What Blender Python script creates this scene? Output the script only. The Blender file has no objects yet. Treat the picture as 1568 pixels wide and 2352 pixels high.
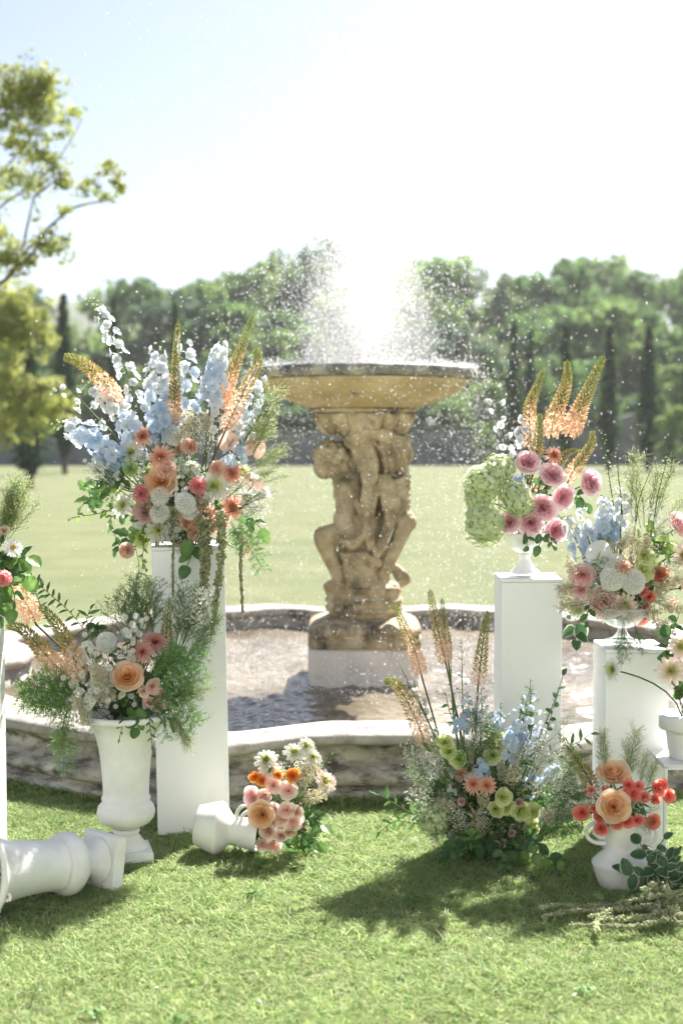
import bpy, bmesh, math, random
import numpy as np
from mathutils import Vector, Matrix, Quaternion
from math import sin, cos, pi, radians, sqrt, exp

S = bpy.context.scene
COL = S.collection
rng = random.Random(11)
nrng = np.random.default_rng(5)

# ------------------------------------------------------------------ camera
F = 3269.0                       # focal length in layout pixels (1568 x 2352 frame)
CAM_H = 1.64
PITCH = math.atan(176.0 / F)
cam_d = bpy.data.cameras.new('camera')
cam = bpy.data.objects.new('camera', cam_d)
COL.objects.link(cam)
cam.location = (0, 0, CAM_H)
cam.rotation_euler = (pi / 2 - PITCH, 0, 0)
cam_d.sensor_fit = 'VERTICAL'
cam_d.sensor_height = 36.0
cam_d.sensor_width = 24.0
cam_d.lens = F / 2352.0 * 36.0
cam_d.clip_end = 3000
cam_d.dof.use_dof = True
cam_d.dof.focus_distance = 5.5
cam_d.dof.aperture_fstop = 1.9
S.camera = cam

# ------------------------------------------------------------------ sky, sun, exposure
SUN_EL, SUN_AZ = radians(50), radians(28)      # sun stands behind the fountain, to the right
w = bpy.data.worlds.new('World')
S.world = w
w.use_nodes = True
nt = w.node_tree
sky = nt.nodes.new('ShaderNodeTexSky')
sky.sky_type = 'NISHITA'
sky.sun_disc = False
sky.sun_elevation = SUN_EL
sky.sun_rotation = SUN_AZ
sky.air_density = 0.65
sky.dust_density = 1.9
sky.ozone_density = 1.5
bg = nt.nodes['Background']
bg.inputs[1].default_value = 0.05
nt.links.new(sky.outputs[0], bg.inputs[0])
sun_d = bpy.data.lights.new('sun', 'SUN')
sun_d.energy = 5.0
sun_d.angle = radians(0.6)
sun_d.color = (1.0, 0.96, 0.9)
sun = bpy.data.objects.new('sun', sun_d)
COL.objects.link(sun)
sdir = Vector((sin(SUN_AZ) * cos(SUN_EL), cos(SUN_AZ) * cos(SUN_EL), sin(SUN_EL)))
sun.rotation_euler = sdir.to_track_quat('Z', 'Y').to_euler()
sun.location = (4, 8, 12)
S.view_settings.view_transform = 'Standard'
S.view_settings.look = 'None'
S.view_settings.exposure = 1.9
S.view_settings.gamma = 1.0
S.view_settings.use_curve_mapping = False
S.render.engine = 'CYCLES'
cy = S.cycles
cy.use_denoising = True
cy.max_bounces = 8
cy.diffuse_bounces = 4
cy.glossy_bounces = 3
cy.transmission_bounces = 6
cy.transparent_max_bounces = 8
cy.volume_bounces = 1
cy.caustics_reflective = False
cy.caustics_refractive = False
cy.sample_clamp_indirect = 6.0


# ------------------------------------------------------------------ layout helpers
def at(px, py, d):
    """world point at distance d (metres along +Y) seen at layout pixel (px, py)"""
    cx = (px - 784.0) / F
    cyy = (1176.0 - py) / F
    dx, dy, dz = cx, cos(PITCH) + sin(PITCH) * cyy, -sin(PITCH) + cos(PITCH) * cyy
    t = d / dy
    return Vector((dx * t, d, CAM_H + dz * t))


def Z1(x, y): return (x * .5, 635 + y * .5)
def Z2(x, y): return (x * .5, 1270 + y * .5)
def Z3(x, y): return (784 + x * .5, 771 + y * .5)
def Z4(x, y): return (784 + x * .5, 1361 + y * .5)
def Z5(x, y): return (544.4 + x * .3762, 771 + y * .3762)


def srgb(r, g, b):
    f = lambda c: (c / 255 / 12.92) if c / 255 <= .04045 else ((c / 255 + .055) / 1.055) ** 2.4
    return (f(r), f(g), f(b))


def mix(a, b, t): return tuple(a[i] + (b[i] - a[i]) * t for i in range(3))


# ------------------------------------------------------------------ materials
def newmat(name):
    m = bpy.data.materials.new(name)
    m.use_nodes = True
    n = m.node_tree.nodes
    return m, n, m.node_tree.links, n['Principled BSDF'], n['Material Output']


def attr_mat(name, trans=.35, rough=.6, spec=.3, var=.18, scale=60.0):
    m, n, l, p, o = newmat(name)
    a = n.new('ShaderNodeAttribute'); a.attribute_name = 'Col'
    tc = n.new('ShaderNodeTexCoord')
    nz = n.new('ShaderNodeTexNoise'); nz.inputs['Scale'].default_value = scale
    l.new(tc.outputs['Object'], nz.inputs['Vector'])
    oi = n.new('ShaderNodeObjectInfo')
    mr = n.new('ShaderNodeMapRange')
    mr.inputs[1].default_value = .3; mr.inputs[2].default_value = .7
    mr.inputs[3].default_value = 1 - var; mr.inputs[4].default_value = 1 + var
    l.new(nz.outputs[0], mr.inputs[0])
    mr2 = n.new('ShaderNodeMapRange')
    mr2.inputs[3].default_value = 1 - var * .8; mr2.inputs[4].default_value = 1 + var * .5
    l.new(oi.outputs['Random'], mr2.inputs[0])
    mu = n.new('ShaderNodeMath'); mu.operation = 'MULTIPLY'
    l.new(mr.outputs[0], mu.inputs[0]); l.new(mr2.outputs[0], mu.inputs[1])
    vm = n.new('ShaderNodeVectorMath'); vm.operation = 'SCALE'
    l.new(a.outputs['Color'], vm.inputs[0]); l.new(mu.outputs[0], vm.inputs['Scale'])
    l.new(vm.outputs[0], p.inputs['Base Color'])
    p.inputs['Roughness'].default_value = rough
    p.inputs['Specular IOR Level'].default_value = spec
    if trans > 0:
        t = n.new('ShaderNodeBsdfTranslucent')
        l.new(vm.outputs[0], t.inputs[0])
        ms = n.new('ShaderNodeMixShader'); ms.inputs[0].default_value = trans
        l.new(p.outputs[0], ms.inputs[1]); l.new(t.outputs[0], ms.inputs[2])
        l.new(ms.outputs[0], o.inputs[0])
    return m


def noise_mat(name, stops, scale=4.0, detail=8.0, rough=.85, bump=.3, bscale=120.0, bdist=.004, spec=.3,
              second=None, coord='Object'):
    """procedural material: colour ramp over noise, optional second stain layer (stops2, scale2)"""
    m, n, l, p, o = newmat(name)
    tc = n.new('ShaderNodeTexCoord')
    nz = n.new('ShaderNodeTexNoise')
    nz.inputs['Scale'].default_value = scale; nz.inputs['Detail'].default_value = detail
    l.new(tc.outputs[coord], nz.inputs['Vector'])
    cr = n.new('ShaderNodeValToRGB')
    e = cr.color_ramp.elements
    while len(e) < len(stops): e.new(.5)
    for i, (pos, c) in enumerate(stops):
        e[i].position = pos; e[i].color = (*c, 1)
    l.new(nz.outputs[0], cr.inputs[0])
    colour = cr.outputs[0]
    if second:
        (lo, hi, c2, sc2, vec) = second
        mp = n.new('ShaderNodeMapping'); mp.inputs['Scale'].default_value = vec
        l.new(tc.outputs[coord], mp.inputs[0])
        n2 = n.new('ShaderNodeTexNoise'); n2.inputs['Scale'].default_value = sc2; n2.inputs['Detail'].default_value = 10
        n2.inputs['Roughness'].default_value = .68
        l.new(mp.outputs[0], n2.inputs['Vector'])
        r2 = n.new('ShaderNodeMapRange'); r2.inputs[1].default_value = lo; r2.inputs[2].default_value = hi
        l.new(n2.outputs[0], r2.inputs[0])
        mx = n.new('ShaderNodeMix'); mx.data_type = 'RGBA'
        l.new(r2.outputs[0], mx.inputs[0]); l.new(colour, mx.inputs[6]); mx.inputs[7].default_value = (*c2, 1)
        colour = mx.outputs[2]
    l.new(colour, p.inputs['Base Color'])
    p.inputs['Roughness'].default_value = rough
    p.inputs['Specular IOR Level'].default_value = spec
    if bump:
        nb = n.new('ShaderNodeTexNoise'); nb.inputs['Scale'].default_value = bscale; nb.inputs['Detail'].default_value = 4
        l.new(tc.outputs[coord], nb.inputs['Vector'])
        b = n.new('ShaderNodeBump'); b.inputs['Strength'].default_value = bump; b.inputs['Distance'].default_value = bdist
        l.new(nb.outputs[0], b.inputs['Height']); l.new(b.outputs[0], p.inputs['Normal'])
    return m


M = {}
M['petal'] = attr_mat('petal', trans=.52, rough=.55, spec=.25, var=.07, scale=90)
M['leaf'] = attr_mat('leaf', trans=.45, rough=.42, spec=.45, var=.25, scale=25)
M['grass'] = attr_mat('grass', trans=.5, rough=.5, spec=.3, var=.3, scale=8)
M['foliage'] = attr_mat('foliage', trans=.45, rough=.65, spec=.2, var=.35, scale=1.2)
M['bark'] = noise_mat('bark', [(.3, (.05, .04, .03)), (.7, (.16, .13, .1))], scale=12, bump=.6, bscale=40, bdist=.01)
M['white_paint'] = noise_mat('white_paint', [(.3, (.82, .82, .82)), (.7, (.87, .87, .87))], scale=5, rough=.6, bump=.12,
                             bscale=200, bdist=.0015, second=(.58, .8, (.66, .64, .58), 3, (1, 1, .5)))
M['plaster'] = noise_mat('plaster', [(.3, (.7, .69, .66)), (.55, (.8, .79, .77)), (.8, (.86, .85, .83))], scale=9,
                         rough=.85, bump=.55, bscale=170, bdist=.003)
M['ceramic'] = noise_mat('ceramic', [(.3, (.7, .69, .66)), (.7, (.8, .79, .76))], scale=14, rough=.5, bump=.15, bscale=150,
                         bdist=.002)
M['milk_glass'] = noise_mat('milk_glass', [(.3, (.84, .84, .84)), (.7, (.9, .9, .9))], scale=4, rough=.2, bump=0, spec=.5)
M['fountain_stone'] = noise_mat('fountain_stone', [(.25, (.15, .12, .075)), (.45, (.36, .285, .165)), (.6, (.5, .41, .255)), (.8, (.62, .55, .42))],
                                scale=9, detail=10, rough=.7, bump=.8, bscale=32, bdist=.016,
                                second=(.53, .66, (.07, .06, .045), 5, (1, 1, .6)))
M['bowl_stone'] = noise_mat('bowl_stone', [(.3, (.36, .28, .14)), (.55, (.5, .405, .22)), (.8, (.6, .51, .33))], scale=5, detail=9,
                            rough=.65, bump=.4, bscale=40, bdist=.006, second=(.6, .74, (.1, .08, .05), 4, (2, 2, .5)))
M['rim_stone'] = noise_mat('rim_stone', [(.3, (.09, .09, .08)), (.5, (.22, .21, .18)), (.7, (.45, .42, .34))], scale=9, detail=9,
                           rough=.6, bump=.5, bscale=40, bdist=.006)
M['base_stone'] = noise_mat('base_stone', [(.3, (.5, .45, .4)), (.6, (.66, .62, .57)), (.8, (.74, .7, .66))], scale=4, rough=.7, bump=.3,
                            bscale=60, bdist=.004, second=(.58, .75, (.36, .28, .17), 3, (1, 1, 1)))
M['kerb_stone'] = noise_mat('kerb_stone', [(.3, (.3, .27, .22)), (.5, (.46, .42, .36)), (.7, (.6, .56, .5))], scale=6, detail=10, rough=.85,
                            bump=.6, bscale=45, bdist=.008, second=(.45, .62, (.1, .092, .08), 7, (1, 1, 2.2)))
M['coping_stone'] = noise_mat('coping_stone', [(.3, (.25, .225, .19)), (.55, (.38, .35, .31)), (.8, (.47, .435, .39))], scale=7, detail=10,
                              rough=.8, bump=.5, bscale=60, bdist=.006, second=(.5, .66, (.11, .1, .085), 6, (1, 1, 1)))
M['garden_wall'] = noise_mat('garden_wall', [(.3, (.17, .17, .16)), (.7, (.28, .28, .26))], scale=1.2, rough=.9, bump=.5, bscale=4, bdist=.05)
M['metal_white'] = noise_mat('metal_white', [(.3, (.74, .74, .74)), (.7, (.8, .8, .8))], scale=5, rough=.4, bump=0, spec=.5)
M['soil'] = noise_mat('soil', [(.3, (.05, .07, .02)), (.7, (.1, .1, .05))], scale=20, bump=.6, bscale=60, bdist=.02)

# clear glass for the footed bowl: thin walls that let most light straight through
m, n, l, p, o = newmat('clear_glass')
p.inputs['Base Color'].default_value = (.9, .93, .92, 1)
p.inputs['Roughness'].default_value = .03
tb = n.new('ShaderNodeBsdfTransparent'); tb.inputs[0].default_value = (.95, .97, .965, 1)
lw = n.new('ShaderNodeLayerWeight'); lw.inputs[0].default_value = .35
ms = n.new('ShaderNodeMixShader')
l.new(lw.outputs['Facing'], ms.inputs[0]); l.new(tb.outputs[0], ms.inputs[1]); l.new(p.outputs[0], ms.inputs[2]); l.new(ms.outputs[0], o.inputs[0])
M['glass'] = m

# water drops: bright because the sun shines through them
m, n, l, p, o = newmat('water_drop')
p.inputs['Base Color'].default_value = (.95, .96, .97, 1)
p.inputs['Roughness'].default_value = .12
p.inputs['Specular IOR Level'].default_value = .6
t = n.new('ShaderNodeBsdfTranslucent'); t.inputs[0].default_value = (.97, .97, .98, 1)
ms = n.new('ShaderNodeMixShader'); ms.inputs[0].default_value = .6
l.new(p.outputs[0], ms.inputs[1]); l.new(t.outputs[0], ms.inputs[2]); l.new(ms.outputs[0], o.inputs[0])
M['drop'] = m

# pool water
m, n, l, p, o = newmat('pool_water')
tc = n.new('ShaderNodeTexCoord')
n1 = n.new('ShaderNodeTexNoise'); n1.inputs['Scale'].default_value = 1.1; n1.inputs['Detail'].default_value = 5
cr = n.new('ShaderNodeValToRGB')
cr.color_ramp.elements[0].color = (.085, .068, .04, 1); cr.color_ramp.elements[0].position = .35
cr.color_ramp.elements[1].color = (.26, .225, .17, 1); cr.color_ramp.elements[1].position = .65
l.new(tc.outputs['Object'], n1.inputs['Vector']); l.new(n1.outputs[0], cr.inputs[0]); l.new(cr.outputs[0], p.inputs['Base Color'])
p.inputs['Roughness'].default_value = .05
p.inputs['IOR'].default_value = 1.33
p.inputs['Specular IOR Level'].default_value = 1.0
b1 = n.new('ShaderNodeTexNoise'); b1.inputs['Scale'].default_value = 15; b1.inputs['Detail'].default_value = 3
mpw = n.new('ShaderNodeMapping'); mpw.inputs['Scale'].default_value = (.4, 1.6, 1)
l.new(tc.outputs['Object'], mpw.inputs[0]); l.new(mpw.outputs[0], b1.inputs['Vector'])
bp = n.new('ShaderNodeBump'); bp.inputs['Strength'].default_value = .8; bp.inputs['Distance'].default_value = .03
l.new(b1.outputs[0], bp.inputs['Height']); l.new(bp.outputs[0], p.inputs['Normal'])
M['water'] = m

# lawn
m, n, l, p, o = newmat('lawn')
tc = n.new('ShaderNodeTexCoord')
n1 = n.new('ShaderNodeTexNoise'); n1.inputs['Scale'].default_value = .9; n1.inputs['Detail'].default_value = 8
n2 = n.new('ShaderNodeTexNoise'); n2.inputs['Scale'].default_value = 45; n2.inputs['Detail'].default_value = 6
l.new(tc.outputs['Object'], n1.inputs['Vector']); l.new(tc.outputs['Object'], n2.inputs['Vector'])
ad = n.new('ShaderNodeMath'); ad.operation = 'MULTIPLY_ADD'; ad.inputs[1].default_value = .6
l.new(n2.outputs[0], ad.inputs[0])
hm = n.new('ShaderNodeMath'); hm.operation = 'MULTIPLY'; hm.inputs[1].default_value = .4
l.new(n1.outputs[0], hm.inputs[0]); l.new(hm.outputs[0], ad.inputs[2])
cr = n.new('ShaderNodeValToRGB')
e = cr.color_ramp.elements
e.new(.5)
e[0].position = .36; e[0].color = (.09, .11, .05, 1)
e[1].position = .52; e[1].color = (.135, .15, .075, 1)
e[2].position = .66; e[2].color = (.185, .18, .105, 1)
l.new(ad.outputs[0], cr.inputs[0]); l.new(cr.outputs[0], p.inputs['Base Color'])
p.inputs['Roughness'].default_value = .9; p.inputs['Specular IOR Level'].default_value = .1
b = n.new('ShaderNodeBump'); b.inputs['Strength'].default_value = .8; b.inputs['Distance'].default_value = .03
l.new(n2.outputs[0], b.inputs['Height']); l.new(b.outputs[0], p.inputs['Normal'])
M['lawn'] = m
M['hill'] = noise_mat('hill', [(.3, (.06, .085, .05)), (.7, (.12, .14, .095))], scale=.02, rough=.95, bump=0)


# ------------------------------------------------------------------ mesh helpers
class MB:
    def __init__(s): s.v = []; s.f = []; s.c = []

    def add(s, vs, fs, cs):
        o = len(s.v)
        s.v.extend(vs)
        s.f.extend([tuple(i + o for i in f) for f in fs])
        s.c.extend(cs if isinstance(cs, list) else [cs] * len(vs))

    def merge(s, b, mtx, tint=None):
        o = len(s.v)
        s.v.extend([tuple(mtx @ Vector(v)) for v in b.v])
        s.f.extend([tuple(i + o for i in f) for f in b.f])
        s.c.extend(b.c if tint is None else [tint] * len(b.v))

    def mesh(s, name, mat, smooth=True):
        me = bpy.data.meshes.new(name)
        me.from_pydata([tuple(v) for v in s.v], [], s.f)
        a = me.color_attributes.new('Col', 'FLOAT_COLOR', 'POINT')
        arr = np.ones((len(s.v), 4), np.float32)
        if s.c: arr[:, :3] = np.array(s.c, np.float32)
        a.data.foreach_set('color', arr.ravel())
        if smooth: me.polygons.foreach_set('use_smooth', [True] * len(me.polygons))
        me.materials.append(M[mat])
        me.update()
        return me


def tag(o, label=None, cat=None, group=None, kind=None):
    if label: o['label'] = label
    if cat: o['category'] = cat
    if group: o['group'] = group
    if kind: o['kind'] = kind
    return o


def thing(name, label, cat, loc=(0, 0, 0), group=None, rot=None):
    o = bpy.data.objects.new(name, None)
    o.empty_display_size = .05
    COL.objects.link(o)
    o.location = loc
    if rot is not None: o.rotation_euler = rot
    return tag(o, label, cat, group)


def part(name, me, parent=None, mtx=None):
    o = bpy.data.objects.new(name, me)
    COL.objects.link(o)
    if parent is not None: o.parent = parent
    if mtx is not None: o.matrix_basis = mtx
    return o


def tube(mb, pts, radii, col, n=6, cap=True):
    pts = [Vector(p) for p in pts]
    up = Vector((0, 0, 1))
    rings = []
    for i, p in enumerate(pts):
        d = (pts[min(i + 1, len(pts) - 1)] - pts[max(i - 1, 0)])
        if d.length < 1e-9: d = Vector((0, 0, 1))
        d.normalize()
        a = d.cross(up if abs(d.z) < .95 else Vector((1, 0, 0))).normalized()
        b = d.cross(a)
        r = radii[i] if isinstance(radii, (list, tuple)) else radii
        rings.append([tuple(p + (a * cos(2 * pi * k / n) + b * sin(2 * pi * k / n)) * r) for k in range(n)])
    vs = [v for r in rings for v in r]
    fs = []
    for i in range(len(rings) - 1):
        for k in range(n):
            k2 = (k + 1) % n
            fs.append((i * n + k, i * n + k2, (i + 1) * n + k2, (i + 1) * n + k))
    if cap:
        fs.append(tuple(range(n - 1, -1, -1)))
        fs.append(tuple((len(rings) - 1) * n + k for k in range(n)))
    cs = col if isinstance(col, tuple) else [c for c in col for _ in range(n)]
    mb.add(vs, fs, cs)


def lathe(mb, prof, n=48, col=(1, 1, 1), flute=None):
    """prof: list of (r, z). flute(i, k) returns a radius factor"""
    vs = []
    for i, (r, z) in enumerate(prof):
        for k in range(n):
            a = 2 * pi * k / n
            rr = r * (flute(i, a) if flute else 1)
            vs.append((rr * cos(a), rr * sin(a), z))
    fs = []
    for i in range(len(prof) - 1):
        for k in range(n):
            k2 = (k + 1) % n
            fs.append((i * n + k, i * n + k2, (i + 1) * n + k2, (i + 1) * n + k))
    if prof[0][0] > 1e-6: fs.append(tuple(range(n - 1, -1, -1)))
    if prof[-1][0] > 1e-6: fs.append(tuple((len(prof) - 1) * n + k for k in range(n)))
    mb.add(vs, fs, col)


def box_bm(sx, sy, sz, bev=.004, seg=2, z0=0.0):
    bm = bmesh.new()
    bmesh.ops.create_cube(bm, size=1)
    for v in bm.verts:
        v.co = Vector((v.co.x * sx, v.co.y * sy, (v.co.z + .5) * sz + z0))
    if bev: bmesh.ops.bevel(bm, geom=list(bm.edges), offset=bev, segments=seg, affect='EDGES', profile=.5)
    return bm


def bm_mesh(bm, name, mat, smooth=False):
    me = bpy.data.meshes.new(name)
    bm.to_mesh(me); bm.free()
    me.materials.append(M[mat])
    if smooth: me.polygons.foreach_set('use_smooth', [True] * len(me.polygons))
    return me


def spline(pts, n):
    """Catmull-Rom through pts, n samples"""
    P = [Vector(p) for p in pts]
    P = [P[0] * 2 - P[1]] + P + [P[-1] * 2 - P[-2]]
    out = []
    m = len(P) - 3
    for i in range(n):
        t = i / (n - 1) * m
        k = min(int(t), m - 1); u = t - k
        a, b, c, d = P[k:k + 4]
        out.append(.5 * ((2 * b) + (c - a) * u + (2 * a - 5 * b + 4 * c - d) * u * u + (3 * b - a - 3 * c + d) * u ** 3))
    return out


def axis_mtx(pos, axis, roll=0.0, scale=1.0):
    q = Vector(axis).normalized().to_track_quat('Z', 'Y')
    return Matrix.Translation(pos) @ q.to_matrix().to_4x4() @ Matrix.Rotation(roll, 4, 'Z') @ Matrix.Scale(scale, 4)


# ------------------------------------------------------------------ scatter (for stuff only)
def scatter(name, pts, scales, rots, templates, label=None, cat=None):
    """points carrying scale / rotation, filled with small template meshes by geometry nodes"""
    tcol = bpy.data.collections.new(name + '_templates')
    for me in templates:
        tcol.objects.link(bpy.data.objects.new(name + '_piece', me))
    me = bpy.data.meshes.new(name)
    me.vertices.add(len(pts))
    me.vertices.foreach_set('co', np.asarray(pts, np.float32).ravel())
    a = me.attributes.new('psize', 'FLOAT', 'POINT'); a.data.foreach_set('value', np.asarray(scales, np.float32))
    a = me.attributes.new('prot', 'FLOAT_VECTOR', 'POINT'); a.data.foreach_set('vector', np.asarray(rots, np.float32).ravel())
    o = bpy.data.objects.new(name, me)
    COL.objects.link(o)
    g = bpy.data.node_groups.new(name + '_nodes', 'GeometryNodeTree')
    g.interface.new_socket('Geometry', in_out='INPUT', socket_type='NodeSocketGeometry')
    g.interface.new_socket('Geometry', in_out='OUTPUT', socket_type='NodeSocketGeometry')
    gi = g.nodes.new('NodeGroupInput'); go = g.nodes.new('NodeGroupOutput')
    ip = g.nodes.new('GeometryNodeInstanceOnPoints')
    ci = g.nodes.new('GeometryNodeCollectionInfo')
    ci.inputs[0].default_value = tcol
    ci.inputs['Separate Children'].default_value = True
    ci.inputs['Reset Children'].default_value = True
    ip.inputs['Pick Instance'].default_value = True
    s_ = g.nodes.new('GeometryNodeInputNamedAttribute'); s_.data_type = 'FLOAT'; s_.inputs[0].default_value = 'psize'
    r_ = g.nodes.new('GeometryNodeInputNamedAttribute'); r_.data_type = 'FLOAT_VECTOR'; r_.inputs[0].default_value = 'prot'
    er = g.nodes.new('FunctionNodeEulerToRotation')
    L = g.links.new
    L(gi.outputs[0], ip.inputs['Points']); L(ci.outputs[0], ip.inputs['Instance'])
    L(s_.outputs[0], ip.inputs['Scale']); L(r_.outputs[0], er.inputs[0]); L(er.outputs[0], ip.inputs['Rotation'])
    L(ip.outputs[0], go.inputs[0])
    md = o.modifiers.new('scatter', 'NODES'); md.node_group = g
    return tag(o, label, cat, kind='stuff')


# ------------------------------------------------------------------ ground, hill, wall
bm = bmesh.new()
R = 900
for (x0, x1, y0, y1) in ((-R, R, -60, 1400),):
    vs = [bm.verts.new(v) for v in ((x0, y0, 0), (x1, y0, 0), (x1, y1, 0), (x0, y1, 0))]
    bm.faces.new(vs)
tag(part('lawn', bm_mesh(bm, 'lawn', 'lawn')), kind='structure')


def mound(name, cx, cy, rx, ry, h, seed):
    r = random.Random(seed)
    mb = MB(); n = 40
    ph = [r.uniform(0, 6) for _ in range(4)]
    for i in range(n + 1):
        for j in range(n + 1):
            u, v = i / n * 2 - 1, j / n * 2 - 1
            k = max(0, 1 - u * u) * max(0, 1 - v * v)
            z = h * k * (1 + .12 * sin(u * 7 + ph[0]) + .08 * sin(v * 9 + ph[1] + u * 4)) - .4
            mb.v.append((cx + u * rx, cy + v * ry, z))
    for i in range(n):
        for j in range(n):
            a = i * (n + 1) + j
            mb.f.append((a, a + n + 1, a + n + 2, a + 1))
    mb.c = [(1, 1, 1)] * len(mb.v)
    o = part(name, mb.mesh(name, 'hill'))
    return tag(o, kind='structure')


mound('hill', -60, 430, 190, 120, 36, 3)
mound('hill', 120, 520, 260, 150, 34, 8)


def wall_piece():
    """low rendered wall at the end of the lawn, with a gabled bay"""
    mb = MB()
    g = at(0, 1000, 78)
    prof = [(-30, 2.1), (-9.5, 2.1), (-9.4, 1.9), (13.6, 1.9)]
    gx = (1452 - 784) / F * 78
    prof += [(gx - 1.5, 1.9), (gx - .9, 2.45), (gx, 2.75), (gx + .9, 2.45), (gx + 1.5, 1.9), (34, 1.9)]
    y0, y1 = 78, 78.4
    for (x, z) in prof:
        mb.v += [(x, y0, -.2), (x, y0, z), (x, y1, z), (x, y1, -.2)]
    k = len(prof)
    for i in range(k - 1):
        a, b = i * 4, i * 4 + 4
        for j in range(3): mb.f.append((a + j, b + j, b + j + 1, a + j + 1))
    mb.f.append((0, 1, 2, 3)); mb.f.append(((k - 1) * 4 + 3, (k - 1) * 4 + 2, (k - 1) * 4 + 1, (k - 1) * 4))
    mb.c = [(1, 1, 1)] * len(mb.v)
    r = thing('garden_wall', 'long dark grey garden wall with gabled bay at end of the lawn', 'wall', (0, 0, 0))
    part('wall_face', mb.mesh('wall_face', 'garden_wall', False), r)
    c = MB()
    for i in range(k - 1):
        (xa, za), (xb, zb) = prof[i], prof[i + 1]
        o = len(c.v)
        for (x, z) in ((xa, za), (xb, zb)):
            c.v += [(x, y0 - .08, z + .003), (x, y0 - .08, z + .09), (x, y1 + .08, z + .09), (x, y1 + .08, z + .003)]
        for j in range(4): c.f.append((o + j, o + 4 + j, o + 4 + (j + 1) % 4, o + (j + 1) % 4))
    c.c = [(1, 1, 1)] * len(c.v)
    part('coping', c.mesh('coping', 'garden_wall', False), r)


wall_piece()


# added unseen behind the camera: sunlit house front bouncing fill onto the shaded pedestals
M['villa_plaster'] = noise_mat('villa_plaster', [(.3, (.72, .71, .7)), (.7, (.8, .79, .78))], scale=.8, rough=.9, bump=.3, bscale=20, bdist=.01)
M['villa_shutter'] = noise_mat('villa_shutter', [(.3, (.2, .24, .2)), (.7, (.26, .3, .25))], scale=3, rough=.6, bump=0)
M['villa_roof'] = noise_mat('villa_roof', [(.3, (.28, .13, .08)), (.7, (.42, .22, .14))], scale=6, rough=.9, bump=.4, bscale=30, bdist=.02)
M['villa_glass'] = noise_mat('villa_glass', [(.3, (.03, .035, .04)), (.7, (.05, .055, .06))], scale=2, rough=.05, bump=0, spec=.8)
VY = -6.5
vl = thing('villa', 'white plastered villa with shuttered windows facing the fountain', 'building', (0, VY, 0))
part('wall', bm_mesh(box_bm(26, 8, 8.6, .02, 1, -.1), 'wall', 'villa_plaster'), vl, Matrix.Translation((0, -4, 0)))
part('cornice', bm_mesh(box_bm(26.6, 8.6, .35, .04, 1, 8.503), 'cornice', 'villa_plaster'), vl, Matrix.Translation((0, -4, 0)))
bm = bmesh.new()
rv = [bm.verts.new(v) for v in ((-13.6, .6, 8.856), (13.6, .6, 8.856), (13.6, -8.6, 8.856), (-13.6, -8.6, 8.856), (-9, -4, 10.9), (9, -4, 10.9))]
for f_ in ((0, 1, 5, 4), (1, 2, 5), (2, 3, 4, 5), (3, 0, 4), (3, 2, 1, 0)): bm.faces.new([rv[k] for k in f_])
part('roof', bm_mesh(bm, 'roof', 'villa_roof'), vl)
for k in range(9):
    for z0 in (1.0, 4.9):
        x0 = -11.2 + k * 2.8
        if k == 4 and z0 < 2: continue
        wn = part('window', bm_mesh(box_bm(1.2, .1, 2.1, .01, 1, z0), 'window', 'villa_plaster'), vl, Matrix.Translation((x0, .03, 0)))
        part('pane', bm_mesh(box_bm(1.0, .03, 1.9, 0, 1, z0 + .1), 'pane', 'villa_glass'), wn, Matrix.Translation((0, .06, 0)))
        for sd in (-1, 1): part('shutter', bm_mesh(box_bm(.55, .06, 2.1, .01, 1, z0), 'shutter', 'villa_shutter'), wn, Matrix.Translation((sd * .9, .02, 0)))
part('door', bm_mesh(box_bm(1.6, .12, 2.9, .01, 1, -.05), 'door', 'villa_shutter'), vl, Matrix.Translation((0, .03, 0)))


# ------------------------------------------------------------------ trees
def leaf_cloud(mb, centres, radii, counts, size, cols, r, flat=1.0):
    for (c, rad, cnt) in zip(centres, radii, counts):
        tint = r.uniform(.0, 1.0)
        P = nrng.normal(size=(cnt, 3)); P /= np.linalg.norm(P, axis=1)[:, None] + 1e-9
        P *= (nrng.random(cnt) ** .5)[:, None] * rad
        P[:, 2] *= flat
        A = nrng.normal(size=(cnt, 3)); A /= np.linalg.norm(A, axis=1)[:, None]
        B = np.cross(A, nrng.normal(size=(cnt, 3))); B /= np.linalg.norm(B, axis=1)[:, None] + 1e-9
        s = size * (nrng.random(cnt) * .8 + .6)
        C = P + np.array(c)
        a = A * s[:, None]; b = B * (s * .6)[:, None]
        q = np.stack([C - a, C + b * .9 - a * .1, C + a, C - b * .9 + a * .1], 1)
        t = np.clip(tint * .6 + nrng.random(cnt) * .5, 0, 1)
        col = np.array(cols[0])[None] * (1 - t)[:, None] + np.array(cols[1])[None] * t[:, None]
        o = len(mb.v)
        mb.v.extend(map(tuple, q.reshape(-1, 3)))
        mb.f.extend([(o + 4 * i, o + 4 * i + 1, o + 4 * i + 2, o + 4 * i + 3) for i in range(cnt)])
        mb.c.extend(map(tuple, np.repeat(col, 4, 0)))


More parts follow.
